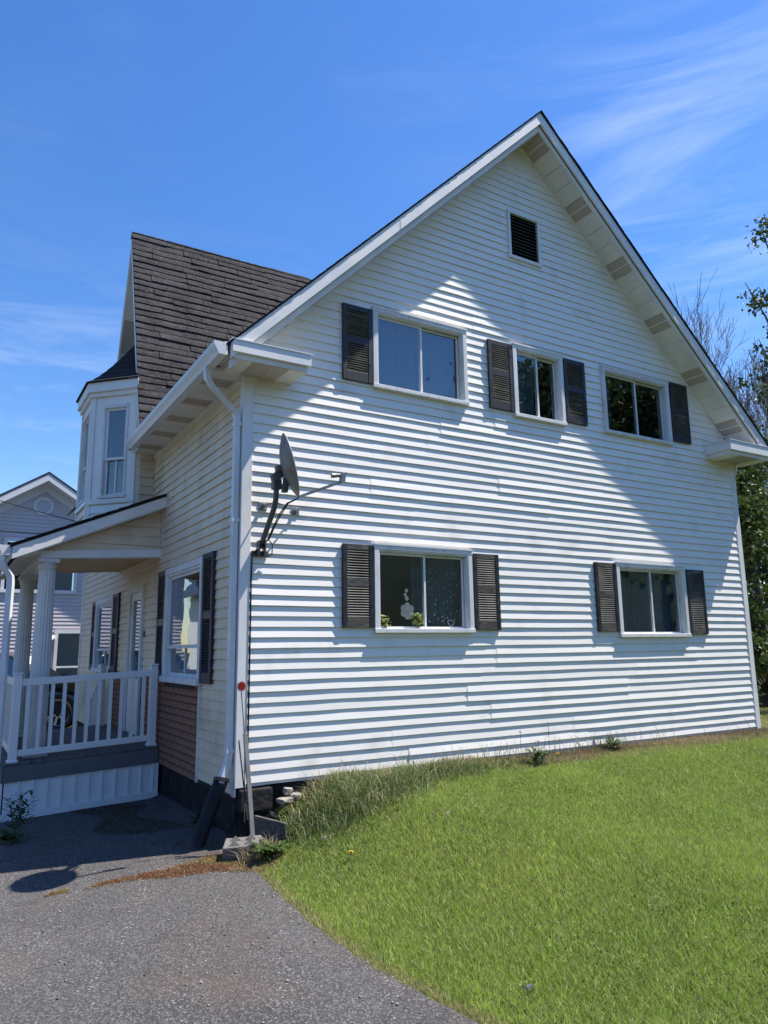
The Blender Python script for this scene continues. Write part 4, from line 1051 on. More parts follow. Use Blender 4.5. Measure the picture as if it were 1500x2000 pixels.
ceil = MB(); ceil.hexa([(-1.27, 3.152, pb(-1.27, 2.49)), (-0.02, 3.152, 2.49), (-0.02, 5.75, 2.49), (-1.27, 5.75, pb(-1.27, 2.49)), (-1.27, 3.152, pb(-1.27, 2.50)), (-0.02, 3.152, 2.50), (-0.02, 5.75, 2.50), (-1.27, 5.75, pb(-1.27, 2.50))])
ceil = ceil.build('porch_ceiling', M['soffit'], house)
y = 3.16
while y < 5.7:
    mb = MB(); mb.hexa([(-1.268, y, pb(-1.268, 2.478)), (-0.024, y, 2.478), (-0.024, y+0.088, 2.486), (-1.268, y+0.088, pb(-1.268, 2.486)), (-1.268, y, pb(-1.268, 2.4895)), (-0.024, y, 2.4895), (-0.024, y+0.088, 2.4895), (-1.268, y+0.088, pb(-1.268, 2.4895))])
    mb.build('ceiling_slat', M['cream'], ceil); y += 0.1
# fascia between beam and eave (outer soffit)
mb = MB(); mb.hexa([(-1.74, 2.90, 2.30), (-1.46, 2.90, 2.405), (-1.46, 6.0, 2.405), (-1.74, 6.0, 2.30), (-1.74, 2.90, 2.312), (-1.46, 2.90, 2.417), (-1.46, 6.0, 2.417), (-1.74, 6.0, 2.312)])
osf = mb.build('porch_soffit', M['soffit'], house)
y = 2.92
while y < 5.95:
    mb = MB(); mb.hexa([(-1.735, y, 2.291), (-1.465, y, 2.392), (-1.465, y+0.085, 2.396), (-1.735, y+0.085, 2.295), (-1.735, y, 2.2985), (-1.465, y, 2.4035), (-1.465, y+0.085, 2.4035), (-1.735, y+0.085, 2.2985)])
    mb.build('soffit_slat', M['soffit'], osf); y += 0.098
proofo = MB().prism([(-1.80, 2.83, proof(-1.80)-0.03), (-0.024, 2.83, proof(-0.024)-0.03), (-0.024, 6.15, proof(-0.024)-0.03), (-1.80, 6.15, proof(-1.80)-0.03)], (0, 0, 0.03)).build('porch_roof', M['shingleb'], house)
for i in range(12):
    xa = -1.81+1.79*i/12; xb = -1.81+1.79*(i+1.1)/12; xb = min(xb, -0.026); mb = MB()
    mb.prism([(xa, 2.815-rng.uniform(0, .01), proof(xa)+0.010), (xb, 2.815-rng.uniform(0, .01), proof(xb)+0.002), (xb, 3.1, proof(xb)+0.002), (xa, 3.1, proof(xa)+0.010)], (0, 0, 0.008)); mb.build('shingle', M['shingleb'], proofo)
mb = MB(); mb.hexa([(-1.782, 2.835, proof(-1.782)-0.175), (-0.005, 2.835, proof(-0.005)-0.165), (-0.005, 2.86, proof(-0.005)-0.165), (-1.782, 2.86, proof(-1.782)-0.175), (-1.782, 2.835, proof(-1.782)-0.031), (-0.005, 2.835, proof(-0.005)-0.031), (-0.005, 2.86, proof(-0.005)-0.031), (-1.782, 2.86, proof(-1.782)-0.031)])
mb.build('porch_rake', M['trim'], house)
mb = MB(); mb.hexa([(-1.74, 2.861, proof(-1.74)-0.19), (-0.03, 2.861, proof(-0.03)-0.18), (-0.03, 3.045, proof(-0.03)-0.18), (-1.74, 3.045, proof(-1.74)-0.19), (-1.74, 2.861, proof(-1.74)-0.17), (-0.03, 2.861, proof(-0.03)-0.16), (-0.03, 3.045, proof(-0.03)-0.16), (-1.74, 3.045, proof(-1.74)-0.17)])
mb.build('porch_rake_soffit', M['soffit'], house)
mb = MB(); mb.box(-1.81, -1.785, 2.862, 6.1, 2.30, 2.44); mb.build('porch_fascia', M['trim'], house)
gutter(2.835, 6.12, -1.811, 2.455)
downspout([(-1.87, 2.90, 2.335), (-1.87, 2.90, 2.26), (-1.855, 2.90, 2.20), (-1.80, 2.90, 2.135), (-1.775, 2.90, 2.09), (-1.77, 2.90, 2.0), (-1.77, 2.90, -0.3)], (-0.6, -0.8, 0.02))
# white strip where infill meets the wall
mb = MB(); mb.box(-0.021, -0.001, 3.0, 3.03, 2.4, 3.09); mb.build('infill_trim', M['trim'], house)

# ------------------------------------------------------------------ satellite dish on the gable wall
dish = thing('satellite_dish', (0.17, 0.0, 2.18), 'rusty grey satellite dish on bent mast bolted to gable wall', 'satellite dish')
dc = Vector((0.285, -0.50, 2.925)); dn = Vector((0.925, -0.31, 0.26)).normalized()
da = (Vector((0, 0, 1)) - dn*dn.z).normalized(); db = dn.cross(da)
def dish_pt(r, a, off=0.0):
    z = 0.085*(r*r-1)
    return dc + da*(0.305*r*math.cos(a)) + db*(0.27*r*math.sin(a)) + dn*(z+off)
mb = MB(); NRr, NA = 8, 40
for lay in (0.0, -0.006):
    for i in range(NRr+1):
        for k in range(NA): mb.v.append(tuple(dish_pt(i/NRr, 2*math.pi*k/NA, lay)))
for lay in range(2):
    o_ = lay*(NRr+1)*NA
    for i in range(NRr):
        for k in range(NA):
            k2 = (k+1) % NA; f4 = (o_+i*NA+k, o_+i*NA+k2, o_+(i+1)*NA+k2, o_+(i+1)*NA+k)
            mb.f.append(f4 if lay == 0 else f4[::-1])
mb.build('reflector', M['dishgrey'], dish, smooth=True)
mb = MB(); mb.tube([dish_pt(1.0, 2*math.pi*k/NA, 0.0) for k in range(NA+1)], 0.006, 6, cap=False); mb.build('rim', M['dishrim'], dish, smooth=True)
mb = MB(); mb.tube([(0.175, -0.035, 2.19), (0.178, -0.10, 2.25), (0.182, -0.20, 2.36), (0.186, -0.30, 2.47), (0.190, -0.355, 2.54), (0.192, -0.375, 2.60), (0.194, -0.38, 2.68), (0.195, -0.38, 2.74)], 0.026, 12)
mb.build('mast', M['mast'], dish, smooth=True)
mb = MB(); mb.box(0.10, 0.265, -0.030, -0.014, 2.10, 2.155); mb.box(0.14, 0.155, -0.10, -0.030, 2.10, 2.25); mb.box(0.20, 0.215, -0.10, -0.030, 2.10, 2.25)
mb.build('foot_bracket', M['mast'], dish, bevel=0.003)
mb = MB(); mb.box(0.155, 0.235, -0.42, -0.34, 2.70, 2.80); mb.obox((0.15, -0.43, 2.76), (0.11, -0.02, 0.07), (0, 0.07, 0.01), (-0.02, 0, 0.07)); mb.obox((0.17, -0.46, 2.86), (0.08, -0.03, 0.02), (0, 0.06, 0), (-0.01, 0, 0.055))
mb.obox((0.215, -0.50, 2.66), (0.05, 0, 0), (0, 0.06, 0), (0.02, 0, 0.15))
mb.build('tilt_bracket', M['mast'], dish, bevel=0.006)
ab = dish_pt(1.0, math.pi) + Vector((-0.005, 0, -0.015)); fe = Vector((0.79, -0.57, 2.80))
mb = MB(); mb.rtube([ab, ab.lerp(fe, 0.5), fe], 0.026, 0.026, (0, -1, 0)); mb.build('feed_arm', M['galv'], dish)
mb = MB(); mb.obox(fe+Vector((-0.02, -0.02, -0.02)), (0.05, -0.01, 0.02), (0, 0.045, 0), (0.015, 0, 0.10)); mb.tube([fe+Vector((-0.01, 0, 0.065)), fe+Vector((-0.055, 0.01, 0.06)), fe+Vector((-0.10, 0.015, 0.055))], [0.018, 0.022, 0.026], 10)
mb.build('feed_horn', M['galv'], dish, bevel=0.003)
for (wx, wz) in ((0.205, 2.605), (0.555, 2.585)):
    mb = MB(); mb.tube([(0.192, -0.372, 2.58), (wx, -0.03, wz)], 0.008, 8); br_ = mb.build('brace', M['galv'], dish)
    mb = MB(); mb.box(wx-0.04, wx+0.04, -0.026, -0.016, wz-0.045, wz+0.035); mb.box(wx-0.012, wx+0.012, -0.05, -0.026, wz-0.02, wz+0.02); mb.build('brace_plate', M['galv'], br_, bevel=0.003)
mb = MB()
for j_ in range(2):
    e = 0.012*j_
    mb.tube([ab+Vector((0, 0, -0.01)), (0.27+e, -0.46, 2.56), (0.225+e, -0.38, 2.46-e), (0.215+e, -0.27, 2.36), (0.21+e, -0.16, 2.26), (0.16-e, -0.06, 2.18), (0.10, -0.03, 2.12), (0.092+e*0.4, -0.026, 1.9), (0.092+e*0.4, -0.026, 0.15)], 0.0065, 6)
mb.tube([(0.235, -0.12, 2.25), (0.29, -0.07, 2.22), (0.295, -0.05, 2.12), (0.24, -0.04, 2.10)], 0.006, 6)
mb.build('cable', M['blackcable'], dish, smooth=True)

# ------------------------------------------------------------------ things at the house corner
# corrugated drain hose
p0, p1 = Vector((-0.128, DSY, 0.035)), Vector((-0.275, 0.20, gzf(-0.275, 0.20)+0.04))
hose = thing('drain_hose', (p1.x, p1.y, gzf(p1.x, p1.y)), 'black corrugated drain hose hung on the downspout end', 'drain hose')
path = []; rad = []
n = 64
for i in range(n+1):
    t = i/n; p = p0.lerp(p1, t) + Vector((-0.008*math.sin(t*math.pi), 0.0, -0.008*math.sin(t*math.pi)))
    path.append(p); rad.append(0.062 + (0.006 if i % 2 else -0.003))
MB().tube(path, rad, 18).build('pipe', M['blackplastic'], hose, smooth=False)
mb = MB(); mb.tube([p0+Vector((0.0, 0, 0.0)), p0+Vector((0.008, 0.006, 0.03))], 0.072, 18); mb.build('collar', M['blackplastic'], hose)
# steel post leaning on the corner
pt, pbm = Vector((0.01, -0.18, 0.47)), Vector((0.045, -0.36, gzf(0.045, -0.36)-0.05))
lp = thing('leaning_post', (pbm.x, pbm.y, gzf(pbm.x, pbm.y)), 'thin grey steel fence post leaning at the house corner', 'post')
mb = MB(); mb.rtube([pbm, pt], 0.040, 0.022, (0, -1, 0)); pst = mb.build('shaft', M['post'], lp, bevel=0.004)
mb = MB(); mb.rtube([pbm+Vector((-0.05, 0.04, 0.3)), Vector((-0.02, -0.10, 0.40))], 0.010, 0.010, (0, -1, 0)); mb.build('rod', M['blackplastic'], lp)
# reflector marker on a wire
mk = thing('driveway_marker', (0.02, -0.15, -0.2), 'round red reflector on thin wire stake against corner trim', 'reflector')
rc = Vector((-0.02, -0.14, 0.882)); mb = MB(); n = 24; nv = Vector((-0.25, -0.96, 0.05)).normalized(); ta = Vector((0, 0, 1)); tb = nv.cross(ta)
def dsc(r, off, th): return MB().prism([rc + nv*off + ta*(r*1.08*math.cos(2*math.pi*i/n)) + tb*(r*math.sin(2*math.pi*i/n)) for i in range(n)], nv*th)
dsc(0.044, 0, 0.006).build('backing', M['pvc'], mk); dsc(0.035, 0.0065, 0.006).build('lens', M['red'], mk)
mb = MB(); mb.tube([rc+Vector((0, 0.005, -0.04)), (0.005, -0.135, 0.6), (0.028, -0.14, 0.3), (0.03, -0.15, -0.3)], 0.0045, 6); mb.build('wire', M['rust'], mk)
# concrete corner block with raised wedges
bl = thing('concrete_block', (-0.14, -0.42, gzf(-0.14, -0.42)), 'tilted grey concrete block with cast wedge pattern on driveway edge', 'block')
bm_ = MB(); o = Vector((-0.25, -0.40, gzf(-0.25, -0.40)+0.0)); ax_ = Vector((0.27, -0.14, 0.02)); ay_ = Vector((0.10, 0.20, 0.03)); az_ = Vector((-0.01, -0.02, 0.115))
bm_.obox(o, ax_, ay_, az_); bm_.build('slab', M['concrete'], bl, bevel=0.008)
for i in range(2):
    for j_ in range(2):
        q = o+az_*1.002+ax_*(0.12+0.42*i)+ay_*(0.10+0.45*j_); mb = MB()
        w_a, w_b, w_c = q, q+ax_*0.36, q+ax_*0.18+ay_*0.38; w_d = (w_a+w_b+w_c)/3+az_*0.34; mb.poly([w_a, w_b, w_d]); mb.poly([w_b, w_c, w_d]); mb.poly([w_c, w_a, w_d]); mb.build('wedge', M['concrete'], bl, bevel=0.004)
# weathered board edging and loose stones
bd = MB(); bd.obox((0.075, -0.30, -0.40), (0.22, -0.17, -0.06), (0.022, 0.028, 0), (-0.01, 0.0, 0.18)); bdo = bd.build('timber_edging', M['wood'], None, bevel=0.004)
tag(bdo, 'short weathered grey board set on edge below the bank', 'board')
def rock(name, loc, s, mt, label, group=None, seed=0):
    rg = random.Random(seed); import bmesh
    b = bmesh.new(); bmesh.ops.create_icosphere(b, subdivisions=2, radius=1.0)
    for v in b.verts:
        k = 1 + 0.22*math.sin(v.co.x*3.1+seed)+0.18*math.sin(v.co.y*4.3+seed*2)+rg.uniform(-.06, .06)
        v.co = Vector((max(-0.8, min(0.8, v.co.x*k))*s[0], max(-0.8, min(0.8, v.co.y*k))*s[1], max(-0.7, min(0.7, v.co.z*k))*s[2]))
    me = bpy.data.meshes.new(name); b.to_mesh(me); b.free(); o = bpy.data.objects.new(name, me); col.objects.link(o); o.location = loc
    o.rotation_euler = (0.1*rg.random(), 0.1*rg.random(), rg.uniform(0, 3)); me.materials.append(mt); tag(o, label, 'stone', group); return o
rock('stone', (0.46, -0.10, -0.085), (0.075, 0.05, 0.045), M['stone'], 'pale stone wedged upright under the siding by the corner', seed=3)
rock('stone', (0.43, -0.16, -0.15), (0.13, 0.07, 0.035), M['stone'], 'flat pale stone lying lowest under the house corner', seed=5)
rock('stone', (0.53, -0.15, -0.125), (0.085, 0.06, 0.03), M['stone'], 'small flat pale stone beside the grass bank', seed=8)
rock('stone', (0.30, -0.17, -0.27), (0.07, 0.05, 0.05), M['found'], 'dark rough stone below the foundation block', seed=12)

# ------------------------------------------------------------------ neighbour house behind
NY = 15.0; NXc, NZ, NS = -0.25, 5.99, 0.65; NH = 3.4
nb_ = thing('neighbour_house', (NXc, NY, -0.5), 'lavender grey sided neighbouring house with octagonal gable vent', 'house')
NG = dict(O=(0, NY, 0), U=(1, 0), N=(0, -1))
nxl, nxr = NXc-NH, NXc+NH
def nl(z): return max(nxl, NXc-(NZ-0.25-z)/NS)
def nrr(z): return min(nxr, NXc+(NZ-0.25-z)/NS)
nwin = (-1.10, 0.60, 2.86, 4.15); ndoor = (0.30, 1.25, -0.35, 1.70); nwin2 = (-2.4, -1.25, 0.55, 1.75)
no = [nwin, ndoor]
nw = flatwall('wall', nb_, NG['O'], NG['U'], NG['N'], -0.6, NZ-0.3, nl, nrr, no, M['interior'])
siding(nw, NG['O'], NG['U'], NG['N'], -0.4, NZ-0.28, nl, nrr, no, M['lav'], seed=51, step=1.2, per=2, wob=0.3)
for sg in (-1, 1):
    xe = NXc+sg*(NH+0.45); ze = NZ-(NH+0.45)*NS
    MB().prism([(NXc, NY-0.45, NZ), (xe, NY-0.45, ze), (xe, NY+8, ze), (NXc, NY+8, NZ)], (0, 0, 0.06)).build('roof', M['neighroof'], nb_)
    mb = MB(); mb.hexa([(NXc, NY-0.44, NZ-0.19), (xe, NY-0.44, ze-0.19), (xe, NY-0.41, ze-0.19), (NXc, NY-0.41, NZ-0.19), (NXc, NY-0.44, NZ-0.002), (xe, NY-0.44, ze-0.002), (xe, NY-0.41, ze-0.002), (NXc, NY-0.41, NZ-0.002)]); mb.build('rake_board', M['neightrim'], nb_)
    mb = MB(); mb.hexa([(NXc, NY-0.40, NZ-0.20), (xe, NY-0.40, ze-0.20), (xe, NY, ze-0.20), (NXc, NY, NZ-0.20), (NXc, NY-0.40, NZ-0.18), (xe, NY-0.40, ze-0.18), (xe, NY, ze-0.18), (NXc, NY, NZ-0.18)]); mb.build('soffit', M['neightrim'], nb_)
    mb = MB(); a = NXc; mb.hexa([(NXc, NY-0.03, NZ-0.42), (xe, NY-0.03, ze-0.42), (xe, NY-0.016, ze-0.42), (NXc, NY-0.016, NZ-0.42), (NXc, NY-0.03, NZ-0.205), (xe, NY-0.03, ze-0.205), (xe, NY-0.016, ze-0.205), (NXc, NY-0.016, NZ-0.205)]); mb.build('frieze', M['neightrim'], nb_)
mb = MB(); mb.box(nxl, nxl+0.02, NY, NY+8, -0.6, 3.7); mb.box(nxr-0.02, nxr, NY, NY+8, -0.6, 3.7); mb.build('side_wall', M['lav'], nb_)
# octagonal vent
vc = Vector((-0.29, NY-0.045, 5.155)); mb = MB(); 
def octp(r, y): return [Vector((vc.x+r*math.cos(R(22.5+45*i)), y, vc.z+r*math.sin(R(22.5+45*i)))) for i in range(8)]
A, B, A2, B2 = octp(0.26, NY-0.05), octp(0.195, NY-0.05), octp(0.26, NY), octp(0.195, NY)
for i in range(8):
    j_ = (i+1) % 8; mb.hexa([A2[i], A2[j_], B2[j_], B2[i], A[i], A[j_], B[j_], B[i]])
ov = mb.build('octagon_vent', M['neightrim'], nb_)
for i in range(6):
    z = vc.z-0.17+i*0.062; hw = 0.19 if abs(z+0.02-vc.z) < 0.1 else 0.13; mb = MB(); mb.hexa([(vc.x-hw, NY-0.045, z), (vc.x+hw, NY-0.045, z), (vc.x+hw, NY-0.018, z+0.05), (vc.x-hw, NY-0.018, z+0.05), (vc.x-hw, NY-0.04, z+0.004), (vc.x+hw, NY-0.04, z+0.004), (vc.x+hw, NY-0.018, z+0.056), (vc.x-hw, NY-0.018, z+0.056)]); mb.build('slat', M['neightrim'], ov)
def nframe(o, nm, par, bars=()):
    u0, u1, z0, z1 = o; mb = MB()
    obx(mb, NG, u0-0.08, u0, 0, 0.05, z0, z1); obx(mb, NG, u1, u1+0.08, 0, 0.05, z0, z1); obx(mb, NG, u0-0.09, u1+0.09, 0, 0.052, z1, z1+0.09); obx(mb, NG, u0-0.09, u1+0.09, 0, 0.06, z0-0.09, z0)
    f = mb.build(nm, M['neightrim'], par)
    mb = MB(); obx(mb, NG, u0, u1, -0.03, -0.025, z0, z1); mb.build('pane', M['glass'], f)
    mb = MB(); obx(mb, NG, u0-0.02, u1+0.02, -0.4, -0.38, z0-0.02, z1+0.02); mb.build('backing', M['interior'], f)
    mb = MB()
    for kx in bars: obx(mb, NG, kx-0.03, kx+0.03, -0.024, 0.01, z0, z1)
    if bars: mb.build('bar', M['neightrim'], f)
    return f
nframe(nwin, 'window', nb_, bars=(-0.25,))
nd = nframe(ndoor, 'door', nb_)
mb = MB(); obx(mb, NG, ndoor[0], ndoor[1], -0.024, 0.0, 0.78, 0.83); mb.build('mid_rail', M['neightrim'], nd)
mb = MB(); mb.tube([(0.16, NY-0.02, 1.52), (0.16, NY-0.12, 1.60), (0.02, NY-0.40, 1.50), (-0.10, NY-0.62, 1.30), (-0.14, NY-0.70, 1.0)], 0.055, 12); mb.build('vent_pipe', M['neightrim'], nb_, smooth=True)
mb = MB(); mb.box(-0.35, -0.10, NY-0.30, NY-0.02, 0.55, 0.85); mb.build('utility_box', M['neightrim'], nb_, bevel=0.02)

# house further down the street, beyond the left edge (seen in the front panes)
fh = thing('street_house', (-9.5, 21.0, -0.6), 'white street house with dark roof beyond the lavender house', 'house')
mb = MB(); mb.box(-12.5, -6.5, 18.5, 24.0, -0.8, 3.6); mb.prism([(-12.5, 18.5, 3.6), (-6.5, 18.5, 3.6), (-9.5, 18.5, 6.3)], (0, 5.5, 0)); mb.build('wall', M['neightrim'], fh)
for sg in (-1, 1): MB().prism([(-9.5, 18.1, 6.45), (-9.5+sg*3.5, 18.1, 3.3), (-9.5+sg*3.5, 24.4, 3.3), (-9.5, 24.4, 6.45)], (0, 0, 0.12)).build('roof', M['neighroof'], fh)
for (xa, za) in ((-11.6, 0.9), (-8.6, 0.9), (-10.0, 3.3)):
    mb = MB(); mb.box(xa, xa+1.0, 18.44, 18.49, za, za+1.3); w_ = mb.build('window', M['trim'], fh); mb = MB(); mb.box(xa+0.08, xa+0.92, 18.42, 18.435, za+0.08, za+1.22); mb.build('pane', M['interior'], w_)

# ------------------------------------------------------------------ car behind the porch
car = thing('parked_car', (-0.05, 11.5, gzf(-0.05, 11.5)), 'black car with chrome spoked wheels parked beyond the porch', 'car')
gz0 = gzf(-0.05, 11.5)
hd = R(-24); fx, fy = math.cos(hd), math.sin(hd); lx, ly = -fy, fx      # forward, left
wc = Vector((-0.05, 11.45, 0))                                         # front right wheel centre on the ground
def cp(a, b, z): return (wc.x+fx*a+lx*b, wc.y+fy*a+ly*b, gz0+z)       # a forward, b towards far side
prof = [(0.88, 0.42), (0.90, 0.62), (0.86, 0.80), (0.70, 0.98), (0.30, 1.07), (-0.45, 1.14), (-1.15, 1.66), (-1.6, 1.75), (-2.7, 1.74), (-3.3, 1.62), (-3.65, 1.12), (-3.75, 0.95), (-3.75, 0.42)]
mb = MB(); nP = len(prof)
rows = []
for (b, ins) in ((0.02, 1.0), (0.10, 1.0), (0.92, 1.0), (1.74, 1.0), (1.82, 1.0)):
    edge = b in (0.02, 1.82); rows.append(len(mb.v))
    for (a, z) in prof:
        cab = max(0.0, (z-1.12)/0.6); bb = b + (0.92-b)*(0.18*cab) ; aa = a*(0.985 if edge else 1.0); zz = z - (0.03 if edge and z > 0.9 else 0)
        mb.v.append(cp(aa, bb, zz))
for r0, r1 in zip(rows, rows[1:]):
    for i in range(nP-1): mb.f.append((r0+i, r0+i+1, r1+i+1, r1+i))
mb.f.append(tuple(range(rows[0], rows[0]+nP))); mb.f.append(tuple(range(rows[-1]+nP-1, rows[-1]-1, -1)))
mb.build('body', M['carpaint'], car, smooth=False)
for (a0, a1) in ((-1.12, -1.95), (-2.0, -2.75), (-2.8, -3.3)):
    mb = MB(); mb.prism([cp(a0+(0.42 if a0 > -1.5 else 0), 0.035, 1.16), cp(a1, 0.035, 1.16), cp(a1, 0.135, 1.60), cp(a0, 0.135, 1.60)], Vector((fy*0.0, 0, 0))+Vector((-lx, -ly, 0))*0.012); mb.build('side_window', M['glass'], car)
mb = MB(); mb.quad(cp(-0.50, 0.18, 1.165), cp(-0.50, 1.66, 1.165), cp(-1.12, 1.56, 1.645), cp(-1.12, 0.28, 1.645)); mb.build('windscreen', M['lamp'], car)
for b in (0.06, 1.48):
    mb = MB(); mb.hexa([cp(0.52, b, 0.80), cp(0.885, b+0.02, 0.74), cp(0.885, b+0.30, 0.74), cp(0.52, b+0.30, 0.80), cp(0.50, b-0.045, 0.97), cp(0.80, b, 0.915), cp(0.80, b+0.30, 0.915), cp(0.50, b+0.30, 0.99)]); mb.build('headlight', M['lamp'], car, bevel=0.015)
mb = MB(); mb.hexa([cp(0.86, 0.40, 0.52), cp(0.915, 0.40, 0.52), cp(0.915, 1.44, 0.52), cp(0.86, 1.44, 0.52), cp(0.86, 0.40, 0.80), cp(0.905, 0.40, 0.80), cp(0.905, 1.44, 0.80), cp(0.86, 1.44, 0.80)]); mb.build('grille', M['chrome'], car)
for (a, b, sgn) in ((0, 0.0, -1), (-2.85, 0.0, -1), (0, 1.62, 1), (-2.85, 1.62, 1)):
    R0, w = 0.355, 0.22
    def wp(r, an, d): return cp(a+r*math.cos(an), b+0.0+(d if sgn < 0 else 0.22-d), R0+r*math.sin(an))
    mb = MB(); n = 36; pf = [(0.235, 0.02), (0.27, -0.005), (0.33, 0.0), (0.352, 0.03), (0.355, 0.11), (0.352, 0.19), (0.33, 0.22)]
    for (r0, d) in pf:
        for k in range(n): mb.v.append(wp(r0, 2*math.pi*k/n, d))
    for i in range(len(pf)-1):
        for k in range(n): k2 = (k+1) % n; mb.f.append((i*n+k, i*n+k2, (i+1)*n+k2, (i+1)*n+k))
    wh = mb.build('wheel', M['tyre'], car, smooth=True)
    mb = MB(); pf = [(0.24, 0.018), (0.225, 0.025), (0.218, 0.10)]
    for (r0, d) in pf:
        for k in range(n): mb.v.append(wp(r0, 2*math.pi*k/n, d))
    for i in range(2):
        for k in range(n): k2 = (k+1) % n; mb.f.append((i*n+k, i*n+k2, (i+1)*n+k2, (i+1)*n+k))
    mb.build('rim', M['chrome'], wh, smooth=True)
    for s_ in range(6):
        a0 = 2*math.pi*s_/6+0.3; mb = MB()
        mb.hexa([wp(0.045, a0-0.5, 0.03), wp(0.225, a0-0.13, 0.022), wp(0.225, a0+0.13, 0.022), wp(0.045, a0+0.5, 0.03), wp(0.045, a0-0.5, 0.06), wp(0.225, a0-0.13, 0.05), wp(0.225, a0+0.13, 0.05), wp(0.045, a0+0.5, 0.06)]); mb.build('spoke', M['chrome'], wh)
    mb = MB(); mb.poly([wp(0.22, 2*math.pi*k/n, 0.10) for k in range(n)]); mb.build('brake_disc', M['tyre'], wh)
    mb = MB(); mb.poly([wp(0.42, math.pi*k/12, -0.0) if False else cp(a+0.425*math.cos(math.pi*k/14), b+(0.012 if sgn < 0 else 0.21), R0+0.02+0.425*math.sin(math.pi*k/14)) for k in range(15)]); mb.build('wheel_arch', M['blackplastic'], car)

# overhead wires to the bay
for (a, b, sagz, lab) in (((-0.86, 4.30, 3.02), (-14, -3.5, 6.2), 0.5, 'thin black service wire running to the bay window'), ((-1.45, 2.9, 2.62), (-13, 8.0, 5.0), 0.4, 'thin black wire running to the porch roof edge')):
    a, b = Vector(a), Vector(b); pts = []
    for i in range(25): t = i/24; p = a.lerp(b, t); p.z -= sagz*4*t*(1-t); pts.append(p)
    w_ = MB().tube(pts, 0.006, 6).build('overhead_wire', M['blackcable']); tag(w_, lab, 'wire')

# ------------------------------------------------------------------ vegetation
def leaves(P, N_, size, cols, rg, aspect=0.62, droop=0.3):
    """P (n,3) centres -> folded two-quad leaves"""
    n = len(P); a = rg.normal(size=(n, 3)); a[:, 2] -= droop; a /= np.linalg.norm(a, axis=1)[:, None]
    b = np.cross(a, rg.normal(size=(n, 3))); b /= np.linalg.norm(b, axis=1)[:, None]; c = np.cross(a, b)
    s = size*rg.uniform(0.6, 1.25, size=(n, 1)); h = aspect*0.5
    v = np.stack([P, P+a*s*0.45+b*s*h+c*s*0.10, P+a*s, P+a*s*0.45-b*s*h+c*s*0.10], 1).reshape(-1, 3)
    i = np.arange(n)*4; F = np.concatenate([np.stack([i, i+1, i+2], -1), np.stack([i, i+2, i+3], -1)])
    return v, F, np.repeat(cols, 4, axis=0)

def grow(rgp, base, d, L, r, depth, segs, tips, maxd, spread, up, minr=0.004, ratio=0.72, nch=(2, 3)):
    p = Vector(base); d = Vector(d).normalized(); path = [p.copy()]; rad = [r]; k = 4
    for i in range(k):
        d = (d + Vector((rgp.gauss(0, .10), rgp.gauss(0, .10), rgp.gauss(0, .06)+up*0.12))).normalized(); p = p + d*(L/k); path.append(p.copy()); rad.append(max(minr, r*(1-0.42*(i+1)/k)))
    segs.append((path, rad))
    if depth >= maxd: tips.append((p.copy(), d.copy())); return
    for c in range(rgp.randint(*nch)+ (1 if depth == 0 else 0)):
        i = rgp.choice((2, 3, 4, 4)) if c else 4
        nd = (d + Vector((rgp.gauss(0, spread), rgp.gauss(0, spread), rgp.gauss(0, spread*0.6)))).normalized()
        grow(rgp, path[i], nd, L*ratio*rgp.uniform(0.8, 1.15), rad[i]*0.72, depth+1, segs, tips, maxd, spread, up, minr, ratio, nch)
    if depth >= 2: tips.append((path[3].copy(), d.copy()))

def tree(name, base, label, seed, trunkL, r, maxd, leafn, leafsize, c1, c2, spread=0.5, up=0.5, clus=0.35, matt='bark', minr=0.006, lean=(0, 0), ratio=0.74, nch=(2, 3), limbs=0, group=None):
    rgp = random.Random(seed); rg = np.random.default_rng(seed); segs = []; tips = []
    t = thing(name, base, label, 'tree', group)
    grow(rgp, base, (lean[0], lean[1], 1), trunkL, r, 0, segs, tips, maxd, spread, up, minr, ratio, nch)
    mb = MB()
    for (pa, ra) in segs: mb.tube(pa, ra, 7 if ra[0] > 0.03 else 4, cap=False)
    mb.build('trunk', M[matt], t, smooth=True)
    if leafn:
        n = int(leafn/len(tips)); P = []
        for (tp, d) in tips:
            q = rg.normal(size=(n, 3))*clus*np.array([1, 1, 0.75]); P.append(np.array(tp)+q)
        P = np.concatenate(P); k = rg.random((len(P), 1)); cols = np.array(c1)*(1-k)+np.array(c2)*k
        v, F, cc = leaves(P, None, leafsize, cols, rg)
        o = npmesh('crown', v, F, M['leaf'], cc); put(o, t)
    return t
GRN = ((0.035, 0.062, 0.016), (0.085, 0.12, 0.03)); LIT = ((0.07, 0.10, 0.02), (0.15, 0.17, 0.04))
# bare tree above the right roof slope
tree('bare_tree', (22.9, 9.4, -0.6), 'tall leafless tree rising behind the right roof slope', 21, 4.1, 0.19, 7, 0, 0, *GRN, spread=0.30, up=0.75, matt='twig', minr=0.0085, ratio=0.785, nch=(3, 3))
